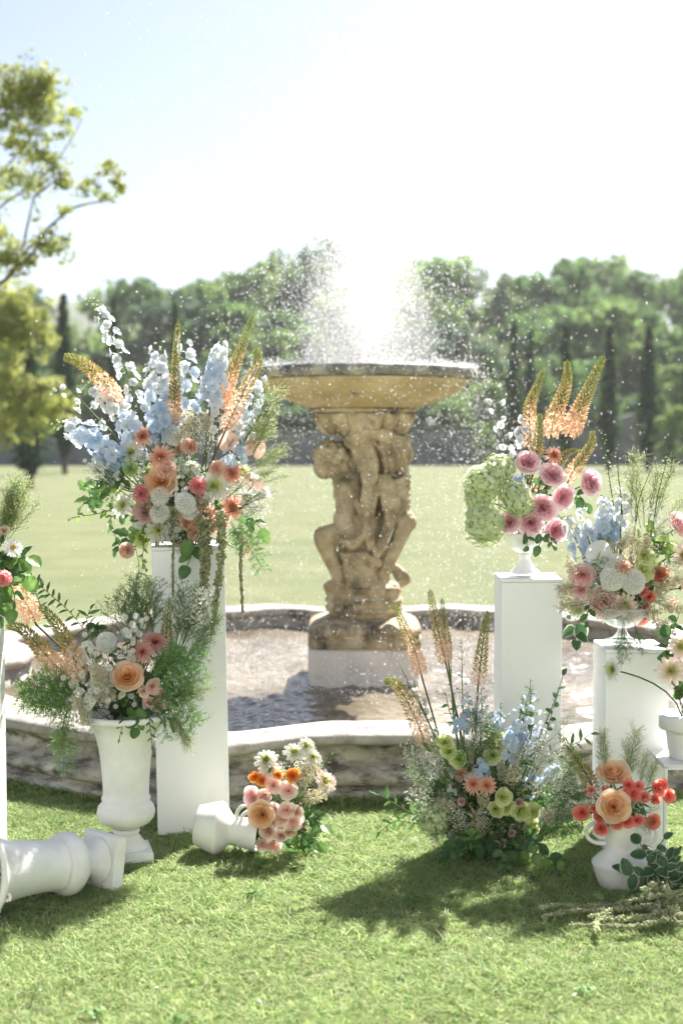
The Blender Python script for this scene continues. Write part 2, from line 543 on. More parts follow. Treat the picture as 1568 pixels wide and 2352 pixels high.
def broad_template(seed, cols, squash=1.0, tall=1.0, lsz=.026):
    """unit tree: height 1, crown from .22 to 1"""
    r = random.Random(seed)
    cr, tr = MB(), MB()
    cents, rads, cnts = [], [], []
    for i in range(46):
        z = .26 + .68 * r.random()
        prof = sin(min(1, max(0, (z - .12) / .9)) * pi) ** .6
        ang = r.uniform(0, 2 * pi); rr = .30 * squash * prof * sqrt(r.random())
        cents.append((rr * cos(ang), rr * sin(ang), z * tall))
        rads.append(r.uniform(.055, .11)); cnts.append(r.randint(50, 80))
    leaf_cloud(cr, cents, rads, cnts, lsz, cols, r, .8)
    tube(tr, [(0, 0, -.02), (.01, 0, .2), (-.005, .01, .5), (0, 0, .8)], [.03, .024, .015, .004], (.1, .08, .06), 7)
    for i in range(9):
        z0 = r.uniform(.2, .6); c = cents[r.randrange(len(cents))]
        tube(tr, [(0, 0, z0), (c[0] * .5, c[1] * .5, (z0 + c[2]) / 2 + .02), c], [.012, .008, .003], (.1, .08, .06), 5)
    return cr.mesh('crown', 'foliage', False), tr.mesh('trunk', 'bark')


FOL = [((.06, .12, .042), (.18, .29, .085)), ((.1, .18, .055), (.3, .41, .13)), ((.05, .105, .06), (.15, .24, .125)),
       ((.14, .19, .095), (.33, .39, .21))]
TT = [broad_template(20 + i, FOL[i % 4], squash=(1.15, .95, 1.3, 1.05, .8, 1.2)[i]) for i in range(6)]
KIND = ['dark green rounded', 'bright green loose', 'blue green dense', 'pale olive airy', 'slender dark green', 'bright green broad']


def tree(name, tmpl, x, d, top_z, rot, wide, label, group):
    r = thing(name, label, 'tree', (x, d, 0), group, (0, 0, rot))
    r.scale = (top_z * wide, top_z * wide, top_z)
    part('crown', tmpl[0], r); part('trunk', tmpl[1], r)
    return r


tops = [(-150, 640), (60, 668), (180, 664), (260, 645), (340, 628), (440, 622), (540, 628), (600, 592), (690, 578), (735, 582), (785, 540), (830, 600),
        (905, 598), (1000, 572), (1075, 602), (1150, 612), (1235, 655), (1290, 588), (1370, 582), (1440, 606), (1520, 600),
        (1590, 612), (1700, 600)]


def topy(x):
    for (a, b) in zip(tops, tops[1:]):
        if a[0] <= x <= b[0]: return a[1] + (b[1] - a[1]) * (x - a[0]) / (b[0] - a[0])
    return 610


tr_rng = random.Random(77)
x = -140
i = 0
while x < 1720:
    d = tr_rng.uniform(118, 140)
    p = at(x, topy(x) + tr_rng.uniform(-8, 10), d)
    k = tr_rng.randrange(6)
    if 60 < x < 250: x += 60; continue
    tree('woodland_tree', TT[k], p.x, d, p.z, tr_rng.uniform(0, 6), tr_rng.uniform(.8, 1.05),
         KIND[k] + ' tree in the tall back row of the wood', 'tall trees of the wood')
    x += tr_rng.uniform(50, 80)
x = -120
while x < 1720:
    d = tr_rng.uniform(98, 112)
    yy = 690 + 40 * sin(x * .013) + tr_rng.uniform(-25, 40)
    if x < 330: yy = 760 + tr_rng.uniform(-30, 40)
    p = at(x, yy, d); k = tr_rng.randrange(6)
    tree('woodland_tree', TT[k], p.x, d, p.z, tr_rng.uniform(0, 6), tr_rng.uniform(1.1, 1.5),
         KIND[k] + ' tree in the middle row of the wood', 'middle trees of the wood')
    x += tr_rng.uniform(70, 105)
x = -120
while x < 1720:
    d = tr_rng.uniform(82, 92)
    p = at(x, 850 + tr_rng.uniform(-60, 60), d); k = tr_rng.randrange(6)
    tree('woodland_bush', TT[k], p.x, d, p.z, tr_rng.uniform(0, 6), tr_rng.uniform(1.3, 1.9),
         KIND[k] + ' bush growing just behind the garden wall', 'bushes behind the garden wall')
    x += tr_rng.uniform(75, 110)


def cypress_template(seed, fat=1.0, vase=False):
    r = random.Random(seed)
    cr, tr = MB(), MB()
    n = 2600
    for i in range(70):
        z = .1 + .9 * i / 69
        if vase: pr = sin(min(1, (z - .1) / .9 * 1.02) ** .75 * pi) ** .7
        else: pr = min(1, (z - .08) * 6) * (1 - max(0, z - .3) / .72) ** .6
        rad = .095 * fat * max(.1, pr)
        for k in range(3):
            a = r.uniform(0, 6.28)
            leaf_cloud(cr, [(cos(a) * rad * .55, sin(a) * rad * .55, z)], [max(.018, rad * .62)], [14], .016,
                       ((.015, .05, .018), (.05, .11, .035)), r, 1.3)
    for i in range(26):                       # paler outer tufts: backlit edges put into the leaf colour
        z = r.uniform(.3, 1.0); a = r.uniform(0, 6.28); pr = (1 - max(0, z - .3) / .72) ** .6
        leaf_cloud(cr, [(cos(a) * .09 * fat * pr, sin(a) * .09 * fat * pr, z)], [.022], [9], .013, ((.12, .18, .05), (.22, .27, .08)), r, 1.4)
    tube(tr, [(0, 0, -.02), (0, 0, .15), (0, 0, .7)], [.022, .018, .006], (.1, .08, .06), 7)
    return cr.mesh('crown', 'foliage', False), tr.mesh('trunk', 'bark')


CY = [cypress_template(4), cypress_template(9, .85)]
HB = cypress_template(15, 1.5, True)
for j, (cx, ct, cw, d) in enumerate([(1180, 745, 40, 70), (1218, 765, 34, 73), (1300, 745, 46, 68), (1400, 752, 54, 66), (1490, 756, 58, 66), (1590, 750, 56, 66),
                                     (145, 682, 56, 60), (262, 690, 46, 68), (403, 692, 40, 74)]):
    p = at(cx, ct, d)
    wd = 1.22 * cw * d / F / (.19 * p.z)
    tree('cypress_tree', CY[j % 2], p.x, d, p.z, j * 1.3, wd * .95, 'slim dark clipped cypress ' + {145: 'beside the golden tree', 262: 'rising behind the tall bouquet', 403: 'rising behind the tall bouquet', 1180: 'near the falling fountain drops', 1218: 'near the falling fountain drops'}.get(cx, 'before the gabled garden wall'), 'row of clipped cypresses')
p = at(66, 765, 44)
tree('hornbeam_tree', HB, p.x, 44, p.z, 0, 118 * 44 / F / (.285 * p.z), 'dark green wide clipped tree on the lawn beyond the pool', None)
for (cx, ct, d) in ((1545, 930, 60), (1110, 985, 64)):
    p = at(cx, ct, d)
    tree('rose_bush', TT[1], p.x, d, p.z, 2, 1.0, 'loose standard bush on the lawn before the garden wall', 'standard bushes by the wall')


def near_tree(name, label, d, trunk, limbs, clusters, cols, lsz, bark=.5):
    base = at(*trunk[0], d)
    base.z = 0
    root = thing(name, label, 'tree', base)
    r = random.Random(len(clusters))
    tb = MB()
    T = [at(x, y, d) - base for (x, y) in trunk]
    T[0].z = -.05
    tube(tb, spline(T, 12), [.2 - .13 * i / 11 for i in range(12)], (.1, .08, .06), 10)
    for (rad, dy, pts) in limbs:
        P = [at(x, y, d) - base + Vector((0, dy * k, 0)) for k, (x, y) in enumerate(pts)]
        n = 12
        tube(tb, spline(P, n), [rad * .55 * (1 - .75 * i / (n - 1)) for i in range(n)], (.1, .08, .06), 6)
    part('trunk', tb.mesh('trunk', 'bark'), root)
    cb = MB()
    ce, ra, cn = [], [], []
    for (px, py, rp, n) in clusters:
        for k in range(max(2, n // 8)):
            ce.append(tuple(at(px + r.gauss(0, rp * .62), py + r.gauss(0, rp * .5), d) - base + Vector((0, r.gauss(0, rp * .5 * d / F), 0))))
            ra.append(rp * .3 * d / F + .05); cn.append(16)
    for (rad, dy, pts) in limbs:                       # leaves along every limb
        for q in spline([at(x, y, d) - base + Vector((0, dy * k, 0)) for k, (x, y) in enumerate(pts)], 9)[2:]:
            ce.append(tuple(q + Vector((r.gauss(0, .06), r.gauss(0, .06), r.gauss(.04, .06))))); ra.append(.13); cn.append(14)
    leaf_cloud(cb, ce, ra, cn, lsz, cols, r, .75)
    part('crown', cb.mesh('crown', 'foliage', False), root)


near_tree('linden_tree', 'tall loose tree with yellow green leaves and bare showing branches', 18,
          [(-190, 1300), (-180, 900), (-120, 700), (-60, 400), (-30, 180)],
          [(.07, 0, [(-150, 800), (-60, 690), (0, 652), (38, 615), (61, 531), (77, 454)]),
           (.045, .1, [(20, 635), (69, 559), (149, 480), (194, 459), (236, 448), (278, 424)]),
           (.04, -.1, [(38, 615), (80, 585), (115, 538), (165, 563)]), (.03, 0, [(-80, 500), (0, 400), (60, 330), (110, 250)]),
           (.035, .1, [(-90, 560), (0, 470), (90, 400), (140, 330), (180, 250)]), (.03, 0, [(77, 454), (120, 420), (150, 395)])],
          [(20, 190, 60, 520), (75, 210, 45, 420), (110, 190, 30, 200), (95, 255, 35, 240), (30, 250, 40, 260), (165, 262, 18, 70), (140, 300, 18, 50),
           (20, 310, 30, 120), (90, 310, 30, 120), (60, 350, 35, 120), (105, 365, 28, 140), (20, 400, 35, 150), (140, 390, 22, 70), (75, 425, 35, 140), (150, 420, 20, 70),
           (195, 425, 24, 90), (255, 395, 20, 80), (272, 425, 18, 70), (240, 445, 16, 50), (155, 480, 14, 40), (10, 540, 28, 130), (30, 590, 30, 170),
           (5, 600, 22, 100), (95, 555, 24, 90), (130, 580, 22, 80), (150, 555, 14, 40), (60, 600, 16, 60), (-60, 300, 70, 500), (-80, 480, 80, 500)],
          ((.17, .25, .06), (.5, .5, .16)), .032)
near_tree('golden_tree', 'bushy golden yellow tree with hanging leafy branches beside the lawn', 30,
          [(-90, 1180), (-85, 900), (-60, 750), (-30, 660)],
          [(.06, 0, [(-70, 850), (0, 760), (60, 740)]), (.05, .2, [(-80, 950), (20, 900), (120, 920)]), (.04, 0, [(-70, 800), (-10, 690), (30, 670)])],
          [(20, 690, 45, 420), (60, 740, 45, 380), (95, 775, 30, 200), (15, 770, 50, 380), (20, 860, 50, 380), (70, 900, 45, 380), (120, 935, 35, 280), (155, 930, 20, 90), (20, 960, 55, 420),
           (80, 960, 40, 260), (-20, 1000, 40, 200), (-60, 760, 80, 700), (-60, 900, 80, 700)],
          ((.3, .38, .09), (.64, .64, .22)), .055)

# ------------------------------------------------------------------ fountain basin
FX, FY = .137, 8.6


def r_out(phi):
    a = abs(((math.degrees(phi) + 45) % 90) - 45)
    t = min(1, max(0, (a - 3.5) / 13.0)); t = t * t * (3 - 2 * t)
    bump = .07 * exp(-((a - 16.5) / 4.0) ** 2)
    return 2.33 + .27 * t + bump


def sweep(prof, n=360):
    """prof: (offset from outer edge, z) closed loop swept round the basin outline"""
    mb = MB(); k = len(prof)
    for i in range(n):
        phi = 2 * pi * i / n
        ro = r_out(phi)
        for (off, z) in prof:
            rr = ro + off
            mb.v.append((FX + rr * sin(phi), FY - rr * cos(phi), z))
    for i in range(n):
        a, b = i * k, ((i + 1) % n) * k
        for j in range(k):
            j2 = (j + 1) % k
            mb.f.append((a + j, b + j, b + j2, a + j2))
    mb.c = [(1, 1, 1)] * len(mb.v)
    return mb


basin = thing('fountain_basin', 'lobed stone pool kerb with weathered black moulding round the fountain', 'basin', (0, 0, 0))
part('kerb_wall', sweep([(.01, -.05), (.01, .045), (.0, .052), (-.05, .056), (-.052, .064), (-.03, .07), (-.008, .085), (-.002, .105), (-.01, .125), (-.035, .14), (-.06, .144), (-.062, .154),
                         (-.1, .158), (-.112, .175), (-.112, .2), (-.1, .222), (-.075, .238), (-.07, .25), (-.04, .252), (-.035, .258), (-.15, .258), (-.15, -.05)]).mesh('kerb_wall', 'kerb_stone'), basin)
part('inner_wall', sweep([(-.153, -.05), (-.153, .258), (-.27, .258), (-.28, -.05)]).mesh('inner_wall', 'coping_stone'), basin)
part('coping', sweep([(-.05, .26), (-.008, .262), (.004, .27), (.008, .284), (.004, .3), (-.01, .312), (-.04, .318), (-.25, .32), (-.295, .314), (-.305, .302), (-.305, .272),
                      (-.295, .26)]).mesh('coping', 'coping_stone'), basin)

# pool water: rippled sheet
WZ = .17
mb = MB()
rings, seg = 90, 260
for i in range(rings + 1):
    for k in range(seg):
        phi = 2 * pi * k / seg
        rr = (r_out(phi) - .29) * (i / rings)
        x, y = rr * sin(phi), -rr * cos(phi)
        dd = sqrt(x * x + y * y)
        z = WZ + .006 * sin(dd * 32 + 3 * sin(phi * 5)) * exp(-dd * .6) + .004 * sin(x * 23 + y * 11 + 2 * sin(y * 9)) + .004 * sin(y * 29 - x * 13 + 2 * sin(x * 7)) \
            + .004 * sin(x * 61 + y * 37)
        mb.v.append((FX + x, FY + y, z))
for i in range(rings):
    for k in range(seg):
        k2 = (k + 1) % seg
        mb.f.append((i * seg + k, i * seg + k2, (i + 1) * seg + k2, (i + 1) * seg + k))
mb.c = [(1, 1, 1)] * len(mb.v)
tag(part('pool_water', mb.mesh('pool_water', 'water')), kind='structure')

# ------------------------------------------------------------------ fountain
ftn = thing('fountain', 'ochre stone fountain with carved child figures carrying a wide bowl', 'fountain', (FX, FY, 0))


def rsquare(half, z, n=48, p=6.0):
    out = []
    for k in range(n):
        a = 2 * pi * k / n
        c, s = cos(a), sin(a)
        q = (abs(c) ** p + abs(s) ** p) ** (-1 / p)
        out.append((half * q * c, half * q * s, z))
    return out


def loft(levels, p=6.0, n=48):
    mb = MB()
    for (h, z) in levels: mb.v += rsquare(h, z, n, p)
    for i in range(len(levels) - 1):
        for k in range(n):
            k2 = (k + 1) % n
            mb.f.append((i * n + k, i * n + k2, (i + 1) * n + k2, (i + 1) * n + k))
    mb.f.append(tuple(range(n - 1, -1, -1))); mb.f.append(tuple((len(levels) - 1) * n + k for k in range(n)))
    mb.c = [(1, 1, 1)] * len(mb.v)
    return mb


part('base_block', loft([(.335, -.02), (.335, .375), (.325, .385)], 12).mesh('base_block', 'base_stone', False), ftn)
part('base_moulding', loft([(.332, .387), (.338, .392), (.338, .44), (.33, .447), (.322, .452), (.322, .462), (.336, .47), (.338, .49), (.325, .512), (.29, .53), (.24, .54), (.2, .555)], 7).mesh('base_moulding', 'fountain_stone'), ftn)
mb = MB()
lathe(mb, [(.2, .545), (.215, .56), (.212, .575), (.235, .585), (.238, .605), (.225, .615), (.222, .628), (.236, .638), (.236, .655), (.22, .665), (.225, .7), (.232, .73), (.2, .745)], 56)
part('plinth_ring', mb.mesh('plinth_ring', 'fountain_stone'), ftn)
mb = MB()
NG = 16
lathe(mb, [(.2, 1.64), (.245, 1.655), (.27, 1.69), (.29, 1.73), (.302, 1.76), (.3, 1.772)], 160,
      flute=lambda i, a: 1 + (.0 if i in (0, 5) else .13) * (abs(sin(a * NG / 2)) ** .5 - .55))
lathe(mb, [(.3, 1.774), (.315, 1.782), (.318, 1.795), (.305, 1.802)], 64)
part('capital', mb.mesh('capital', 'fountain_stone'), ftn)
mb = MB()
lathe(mb, [(.26, 1.79), (.31, 1.803), (.40, 1.83), (.50, 1.868), (.575, 1.905), (.615, 1.94), (.622, 1.952), (.632, 1.96), (.636, 1.972), (.626, 1.976)], 96)
part('bowl', mb.mesh('bowl', 'bowl_stone'), ftn)
mb = MB()
lathe(mb, [(.61, 1.974), (.65, 1.98), (.668, 1.992), (.674, 2.01), (.672, 2.03), (.66, 2.042), (.62, 2.046), (.59, 2.03), (.5, 1.99), (.0, 1.97)], 96,
      flute=lambda i, a: 1 + .004 * sin(a * 23 + i) + .003 * sin(a * 41))
part('bowl_rim', mb.mesh('bowl_rim', 'rim_stone'), ftn)
mb = MB()
lathe(mb, [(.055, 1.975), (.05, 2.02), (.03, 2.06), (.02, 2.08), (.0, 2.08)], 20)
part('nozzle', mb.mesh('nozzle', 'rim_stone'), ftn)


def carve():
    """the carved figures: overlapping masses fused by a voxel remesh into one stone surface"""
    r = random.Random(5)
    bm = bmesh.new()
    K = .00099

    def ball(zx, zy, dy, rp, sx=1, sz=1):
        p = at(*Z5(zx, zy), 8.6 + dy)
        m = Matrix.Translation(p) @ Matrix.Diagonal((sx * rp * K, rp * K, sz * rp * K, 1))
        bmesh.ops.create_icosphere(bm, subdivisions=2, radius=1, matrix=m)

    def limb(a, b, r0, r1, n=9):
        for i in range(n):
            t = i / (n - 1)
            ball(*(a[j] + (b[j] - a[j]) * t for j in range(3)), r0 + (r1 - r0) * t)

    def fold(pts, r0, r1, n=26):
        P = spline([Vector(p) for p in pts], n)
        for i, p in enumerate(P):
            ball(p.x, p.y, p.z - .035, ((r0 + (r1 - r0) * i / (n - 1)) * 1.25) * (1 + .12 * sin(i)))

    limb((770, 560, .05), (770, 1540, .05), 150, 175, 16)             # core
    limb((760, 1150, -.03), (770, 1540, -.02), 150, 165, 8)
    limb((770, 600, .0), (780, 1000, .02), 150, 130, 8)
    # back child on the right: shoulder, ribs, hip
    limb((960, 690, -.02), (975, 1000, -.02), 85, 88, 8); ball(1000, 720, .05, 85); ball(1010, 640, .02, 55)
    for k in range(6): fold([(890, 880 + k * 34, -.1), (960, 890 + k * 36, -.135), (1050, 860 + k * 36, -.06)], 14, 12, 12)
    limb((930, 1090, -.06), (1020, 1120, -.1), 80, 66); ball(1035, 1140, -.11, 62)
    limb((1020, 1160, -.12), (890, 1460, -.16), 58, 38, 12)
    limb((885, 1495, -.16), (850, 1525, -.23), 36, 28, 5)
    for k in range(5): ball(815 + k * 20, 1545 - k * 2, -.255 + k * .006, 12)
    # front child: bowed curly head
    ball(572, 755, -.08, 98); ball(540, 800, -.1, 78); ball(528, 825, -.125, 52); ball(497, 805, -.13, 22); ball(505, 835, -.125, 26)
    for i in range(170):
        a = r.uniform(0, 6.28); b = math.acos(r.uniform(-.8, 1))
        X, Y, Zz = sin(b) * cos(a), sin(b) * sin(a), cos(b)
        if Y > .5: continue
        if X < -.45 and Zz < -.05: continue
        ball(574 + 104 * X, 750 - 104 * Zz, -.08 + Y * .105, r.uniform(14, 23))
    limb((640, 860, -.04), (680, 960, -.08), 70, 85); ball(665, 960, -.12, 84); ball(682, 1030, -.13, 88); ball(655, 1120, -.13, 72); ball(650, 925, -.14, 60)
    limb((700, 870, -.1), (740, 980, -.14), 60, 50)
    limb((835, 930, -.16), (805, 1065, -.2), 44, 40); ball(800, 890, -.19, 34); ball(800, 1080, -.19, 42); limb((800, 890, -.19), (770, 855, -.19), 24, 16, 4)
    limb((700, 1190, -.1), (545, 1225, -.17), 84, 66, 9); ball(530, 1225, -.17, 66)
    limb((530, 1250, -.17), (620, 1470, -.13), 62, 42, 12)
    limb((625, 1495, -.13), (555, 1530, -.18), 36, 24, 6)
    # cushion and drapery
    fold([(700, 640, -.14), (780, 605, -.19), (880, 600, -.19), (990, 650, -.12)], 42, 34, 20)
    for k in range(5):
        o = k * 27
        fold([(700 + o, 660, -.16), (735 + o, 760, -.18), (770 + o * .7, 850, -.2), (775 + o * .4, 930, -.21), (765 + o * .5, 1010, -.22)], 15, 12)
    for k in range(5):
        o = k * 24
        fold([(600 + o * .5, 1225 + o * .35, -.2), (660 + o * .3, 1290 + o * .3 - 30, -.23), (740, 1275 + o * .35 - 40, -.23), (785 - o * .1, 1180 + o * .2, -.21), (765 + o * .5, 1010, -.22)], 13, 12)
    for k in range(6):
        o = k * 22
        fold([(855 + o * .6, 860, -.14), (890 + o * .8, 1000, -.17), (910 + o * .4, 1120, -.17), (870 + o * .3, 1260, -.16), (830 + o * .2, 1360, -.16)], 15, 13)
    for k in range(5):
        fold([(820 + k * 35, 640, -.15), (880 + k * 30, 700, -.15), (900 + k * 30, 820, -.13)], 13, 11, 18)
    for k in range(4):
        fold([(870 + k * 40, 640, -.17), (900 + k * 40, 740, -.16), (905 + k * 42, 840, -.14)], 9, 9, 20)
        fold([(720 + k * 22, 1010 + k * 14, -.2), (752 + k * 16, 1110, -.215), (772 + k * 10, 1200, -.2), (800 + k * 14, 1300, -.17)], 9, 10, 26)
        fold([(640 + k * 34, 1330 + k * 8, -.19), (720 + k * 26, 1400 + k * 10, -.2), (800 + k * 12, 1470 + k * 8, -.19)], 10, 9, 20)
    fold([(660, 1350, -.16), (760, 1345, -.19), (860, 1390, -.17)], 24, 20, 16)
    limb((740, 1420, -.1), (780, 1520, -.1), 110, 120, 5)
    for k in range(5): fold([(930 + k * 12, 1380 + k * 8, -.08), (960 + k * 16, 1450, -.11), (1000 + k * 14, 1530 - k * 8, -.1)], 13, 10, 14)
    for k in range(6): fold([(660 + k * 30, 1390, -.17), (690 + k * 28, 1460, -.19), (680 + k * 34, 1530, -.2)], 13, 14, 12)
    for i in range(40):                                  # rough rock under the feet
        a = r.uniform(0, 6.28)
        ball(765 + 205 * cos(a), 1545 + r.uniform(-14, 18), -.2 * sin(a), r.uniform(24, 40))
    me = bpy.data.meshes.new('figure_raw'); bm.to_mesh(me); bm.free()
    o = bpy.data.objects.new('figure_raw', me); COL.objects.link(o)
    md = o.modifiers.new('r', 'REMESH'); md.mode = 'VOXEL'; md.voxel_size = .0055
    sm = o.modifiers.new('s', 'SMOOTH'); sm.factor = .5; sm.iterations = 1
    dg = bpy.context.evaluated_depsgraph_get()
    out = bpy.data.meshes.new_from_object(o.evaluated_get(dg))
    bpy.data.objects.remove(o); bpy.data.meshes.remove(me)
    out.transform(Matrix.Translation((-FX, -FY, 0)))
    out.polygons.foreach_set('use_smooth', [True] * len(out.polygons))
    out.materials.clear(); out.materials.append(M['fountain_stone'])
    return out


part('carved_figures', carve(), ftn)

# ------------------------------------------------------------------ water in the air
drop_me = []
bm = bmesh.new(); bmesh.ops.create_icosphere(bm, subdivisions=1, radius=1); drop_me.append(bm_mesh(bm, 'drop', 'drop', True))
bm = bmesh.new(); bmesh.ops.create_icosphere(bm, subdivisions=1, radius=1, matrix=Matrix.Diagonal((.6, .6, 1.8, 1))); drop_me.append(bm_mesh(bm, 'drop', 'drop', True))


def spray_points(n, v0, vs, spread, seed, drift=.0):
    g = np.random.default_rng(seed)
    v = g.normal(v0, vs, n).clip(1.0, 9); th = spread * .8 * np.sqrt(-2 * np.log(1 - g.random(n))); ph = g.random(n) * 2 * pi
    vx, vy, vz = v * np.sin(th) * np.cos(ph), v * np.sin(th) * np.sin(ph), v * np.cos(th)
    T = (vz + np.sqrt(vz ** 2 + 2 * 9.81 * 1.9)) / 9.81
    t = T * g.random(n)
    x, y, z = vx * t + drift * t * t, vy * t, 2.08 + vz * t - 4.905 * t * t
    r = np.hypot(x, y)
    ok = (z > WZ + .02) & ~((z < 2.03) & (r < .69)) & (r < 2.2)
    ok &= g.random(n) < np.clip((r / .09) ** 1.5 + np.clip(z - 2.75, 0, 1), .13, 1)      # thin out the narrow foot of the jet
    return np.stack([FX + x, FY + y, z], 1)[ok]


jet = np.concatenate([spray_points(3500, 2.3, .6, .13, 1), spray_points(9000, 3.2, .8, .18, 2), spray_points(9000, 2.4, .8, .24, 6)])
plume = np.concatenate([spray_points(50000, 4.2, .95, .16, 3), spray_points(14000, 6.0, .8, .12, 4, .05), spray_points(18000, 3.0, .9, .28, 12)])
g_ = np.random.default_rng(9)
na = 10000
ph = g_.random(na) * 2 * pi
fall_t = g_.random(na) ** .6 * .6
fr = .675 + np.abs(g_.normal(0, .17, na)) * (fall_t + .15) * 2.0
curtain = np.stack([FX + fr * np.cos(ph), FY + fr * np.sin(ph), 2.03 - 4.905 * fall_t ** 2], 1)
curtain = curtain[curtain[:, 2] > WZ]
ns = 2600
ph = g_.random(ns) * 2 * pi; rr = g_.normal(.72, .16, ns).clip(.42, 1.3)
splash = np.stack([FX + rr * np.cos(ph), FY + rr * np.sin(ph), WZ + .01 + np.abs(g_.normal(0, .07, ns))], 1)
ph = g_.random(3500) * 2 * pi; rr = g_.normal(.6, .06, 3500).clip(0, .68)
topsp = np.stack([FX + rr * np.cos(ph), FY + rr * np.sin(ph), 2.04 + np.abs(g_.normal(0, .022, 3500))], 1)


def drops(name, P, lo, hi, label):
    n = len(P)
    sc = lo + (hi - lo) * g_.random(n) ** 4
    rot = np.zeros((n, 3)); rot[:, 0] = g_.normal(0, .2, n)
    return scatter(name, P, sc, rot, drop_me, label, 'water')


drops('water_jet', jet, .0016, .0042, 'dense white jet of water rising from the fountain bowl')
drops('water_spray', plume, .0012, .0048, 'fine water drops flung high above the fountain bowl')
drops('falling_drops', curtain, .0012, .0044, 'water drops falling from the bowl rim to the pool')
drops('pool_splash', splash, .0014, .004, 'white splashes round the fountain foot in the pool')
drops('rim_splash', topsp, .0016, .0045, 'white splashes along the top of the bowl rim')

# fine mist hanging round the jet
def mist(name, prof, dens, label):
    m, n, l, p, o = newmat(name)
    n.remove(p)
    pv = n.new('ShaderNodeVolumePrincipled')
    pv.inputs['Color'].default_value = (.99, .99, 1, 1); pv.inputs['Density'].default_value = dens; pv.inputs['Anisotropy'].default_value = .5
    l.new(pv.outputs[0], o.inputs['Volume'])
    M[name] = m
    mb = MB(); lathe(mb, prof, 32, flute=lambda i, a: 1 + .1 * sin(a * 3 + i) + .06 * sin(a * 7 + i * 2))
    ob = part(name, mb.mesh(name, name)); ob.location = (FX, FY, 0)
    tag(ob, label, 'mist', kind='stuff')


mist('spray_mist', [(.0, 2.05), (.4, 2.06), (.42, 2.2), (.36, 2.5), (.28, 2.8), (.2, 3.2), (.1, 3.6), (.0, 3.8)], .3, 'thin veil of mist round the fountain jet')

# ------------------------------------------------------------------ grass
def tuft(seed, nb, h, spread, cols):
    r = random.Random(seed); mb = MB()
    for i in range(nb):
        a = r.uniform(0, 6.28); q = r.uniform(0, spread)
        bx, by = cos(a) * q, sin(a) * q
        hh = h * r.uniform(.5, 1.15); ln = r.uniform(.4, 1.6) * hh; la = a + r.gauss(0, .9)
        w_ = r.uniform(.0011, .0024); wa = r.uniform(0, 6.28)
        dx, dy = cos(wa) * w_, sin(wa) * w_
        c = mix(cols[0], cols[1], r.random()); 
        if r.random() < .09: c = (.6, .54, .34)
        P = []
        for t, ww in ((0, 1), (.5, .85), (1, .12)):
            ox, oy = cos(la) * ln * t * t, sin(la) * ln * t * t
            P += [(bx + ox - dx * ww, by + oy - dy * ww, hh * t * (1 - .42 * t)), (bx + ox + dx * ww, by + oy + dy * ww, hh * t * (1 - .42 * t))]
        mb.add(P, [(0, 1, 3, 2), (2, 3, 5, 4)], c)
    return mb.mesh('grass_tuft', 'grass')


GC = ((.17, .33, .08), (.57, .64, .29))
tufts = [tuft(i, 17, .025 + .005 * (i % 4), .022, GC) for i in range(8)]
ng = 72000
gy = 2.9 + 4.0 * g_.random(ng); gx = (g_.random(ng) * 2 - 1) * 2.7
pr = np.hypot(gx - FX, gy - FY)
ang = np.arctan2(gx - FX, FY - gy)
ro = np.array([r_out(a) for a in ang])
keep = (pr > ro - .01) & (np.abs(gx) < .27 * gy + .55)
gx, gy = gx[keep], gy[keep]
near = .75 + .5 * (np.sin(gx * 5.1 + 1.3 * np.sin(gy * 4)) * np.sin(gy * 6.3 + gx)) * .5 + .25 * g_.random(len(gx))
rot = np.stack([g_.normal(0, .12, len(gx)), g_.normal(0, .12, len(gx)), g_.random(len(gx)) * 6.28], 1)
scatter('grass', np.stack([gx, gy, np.zeros(len(gx))], 1), near, rot, tufts, 'short mown green lawn grass with dry blades', 'grass')
# taller single blades and low clover among the turf
def clover():
    mb = MB(); r = random.Random(3)
    for q in range(9):
        a = r.uniform(0, 6.28); rr = r.uniform(.004, .03); h = r.uniform(.015, .03)
        for k in range(3):
            b = petal(.011, .006, .2, -.1, 0, 0, .2, 3, 3, (.12, .25, .06), (.2, .34, .1))
            mb.merge(b, Matrix.Translation((cos(a) * rr, sin(a) * rr, h)) @ Matrix.Rotation(r.gauss(0, .3), 4, 'X') @ RZ(k * 2.09 + a))
    return mb.mesh('clover', 'grass')


def RZ(a): return Matrix.Rotation(a, 4, 'Z')


# longer grass left standing against the kerb
nk = 2600
ka = (g_.random(nk) * 2 - 1) * 1.0
kr = np.array([r_out(a) for a in ka]) + np.abs(g_.normal(0, .035, nk)) - .012
scatter('kerb_grass', np.stack([FX + kr * np.sin(ka), FY - kr * np.cos(ka), np.zeros(nk)], 1), .9 + 1.1 * g_.random(nk),
        np.stack([g_.normal(0, .15, nk), g_.normal(0, .15, nk), g_.random(nk) * 6.28], 1), tufts, 'longer uncut grass along the foot of the pool kerb', 'grass')


# ================================================================== vessels and pedestals
def place_box(name, label, cat, x0, d0, wd, dp, h, rotz=0, tilt=0, extra=True):
    """plinth whose front face centre stands at (x0, d0)"""
    r = thing(name, label, cat, (x0, d0 + dp / 2, 0), None, (0, tilt, rotz))
    part('shaft', bm_mesh(box_bm(wd, dp, h - .012, .003, 2, -.015), 'shaft', 'white_paint'), r)
    part('top_panel', bm_mesh(box_bm(wd + .002, dp + .002, .0135, .003, 2, h - .026), 'top_panel', 'white_paint'), r)
    return r


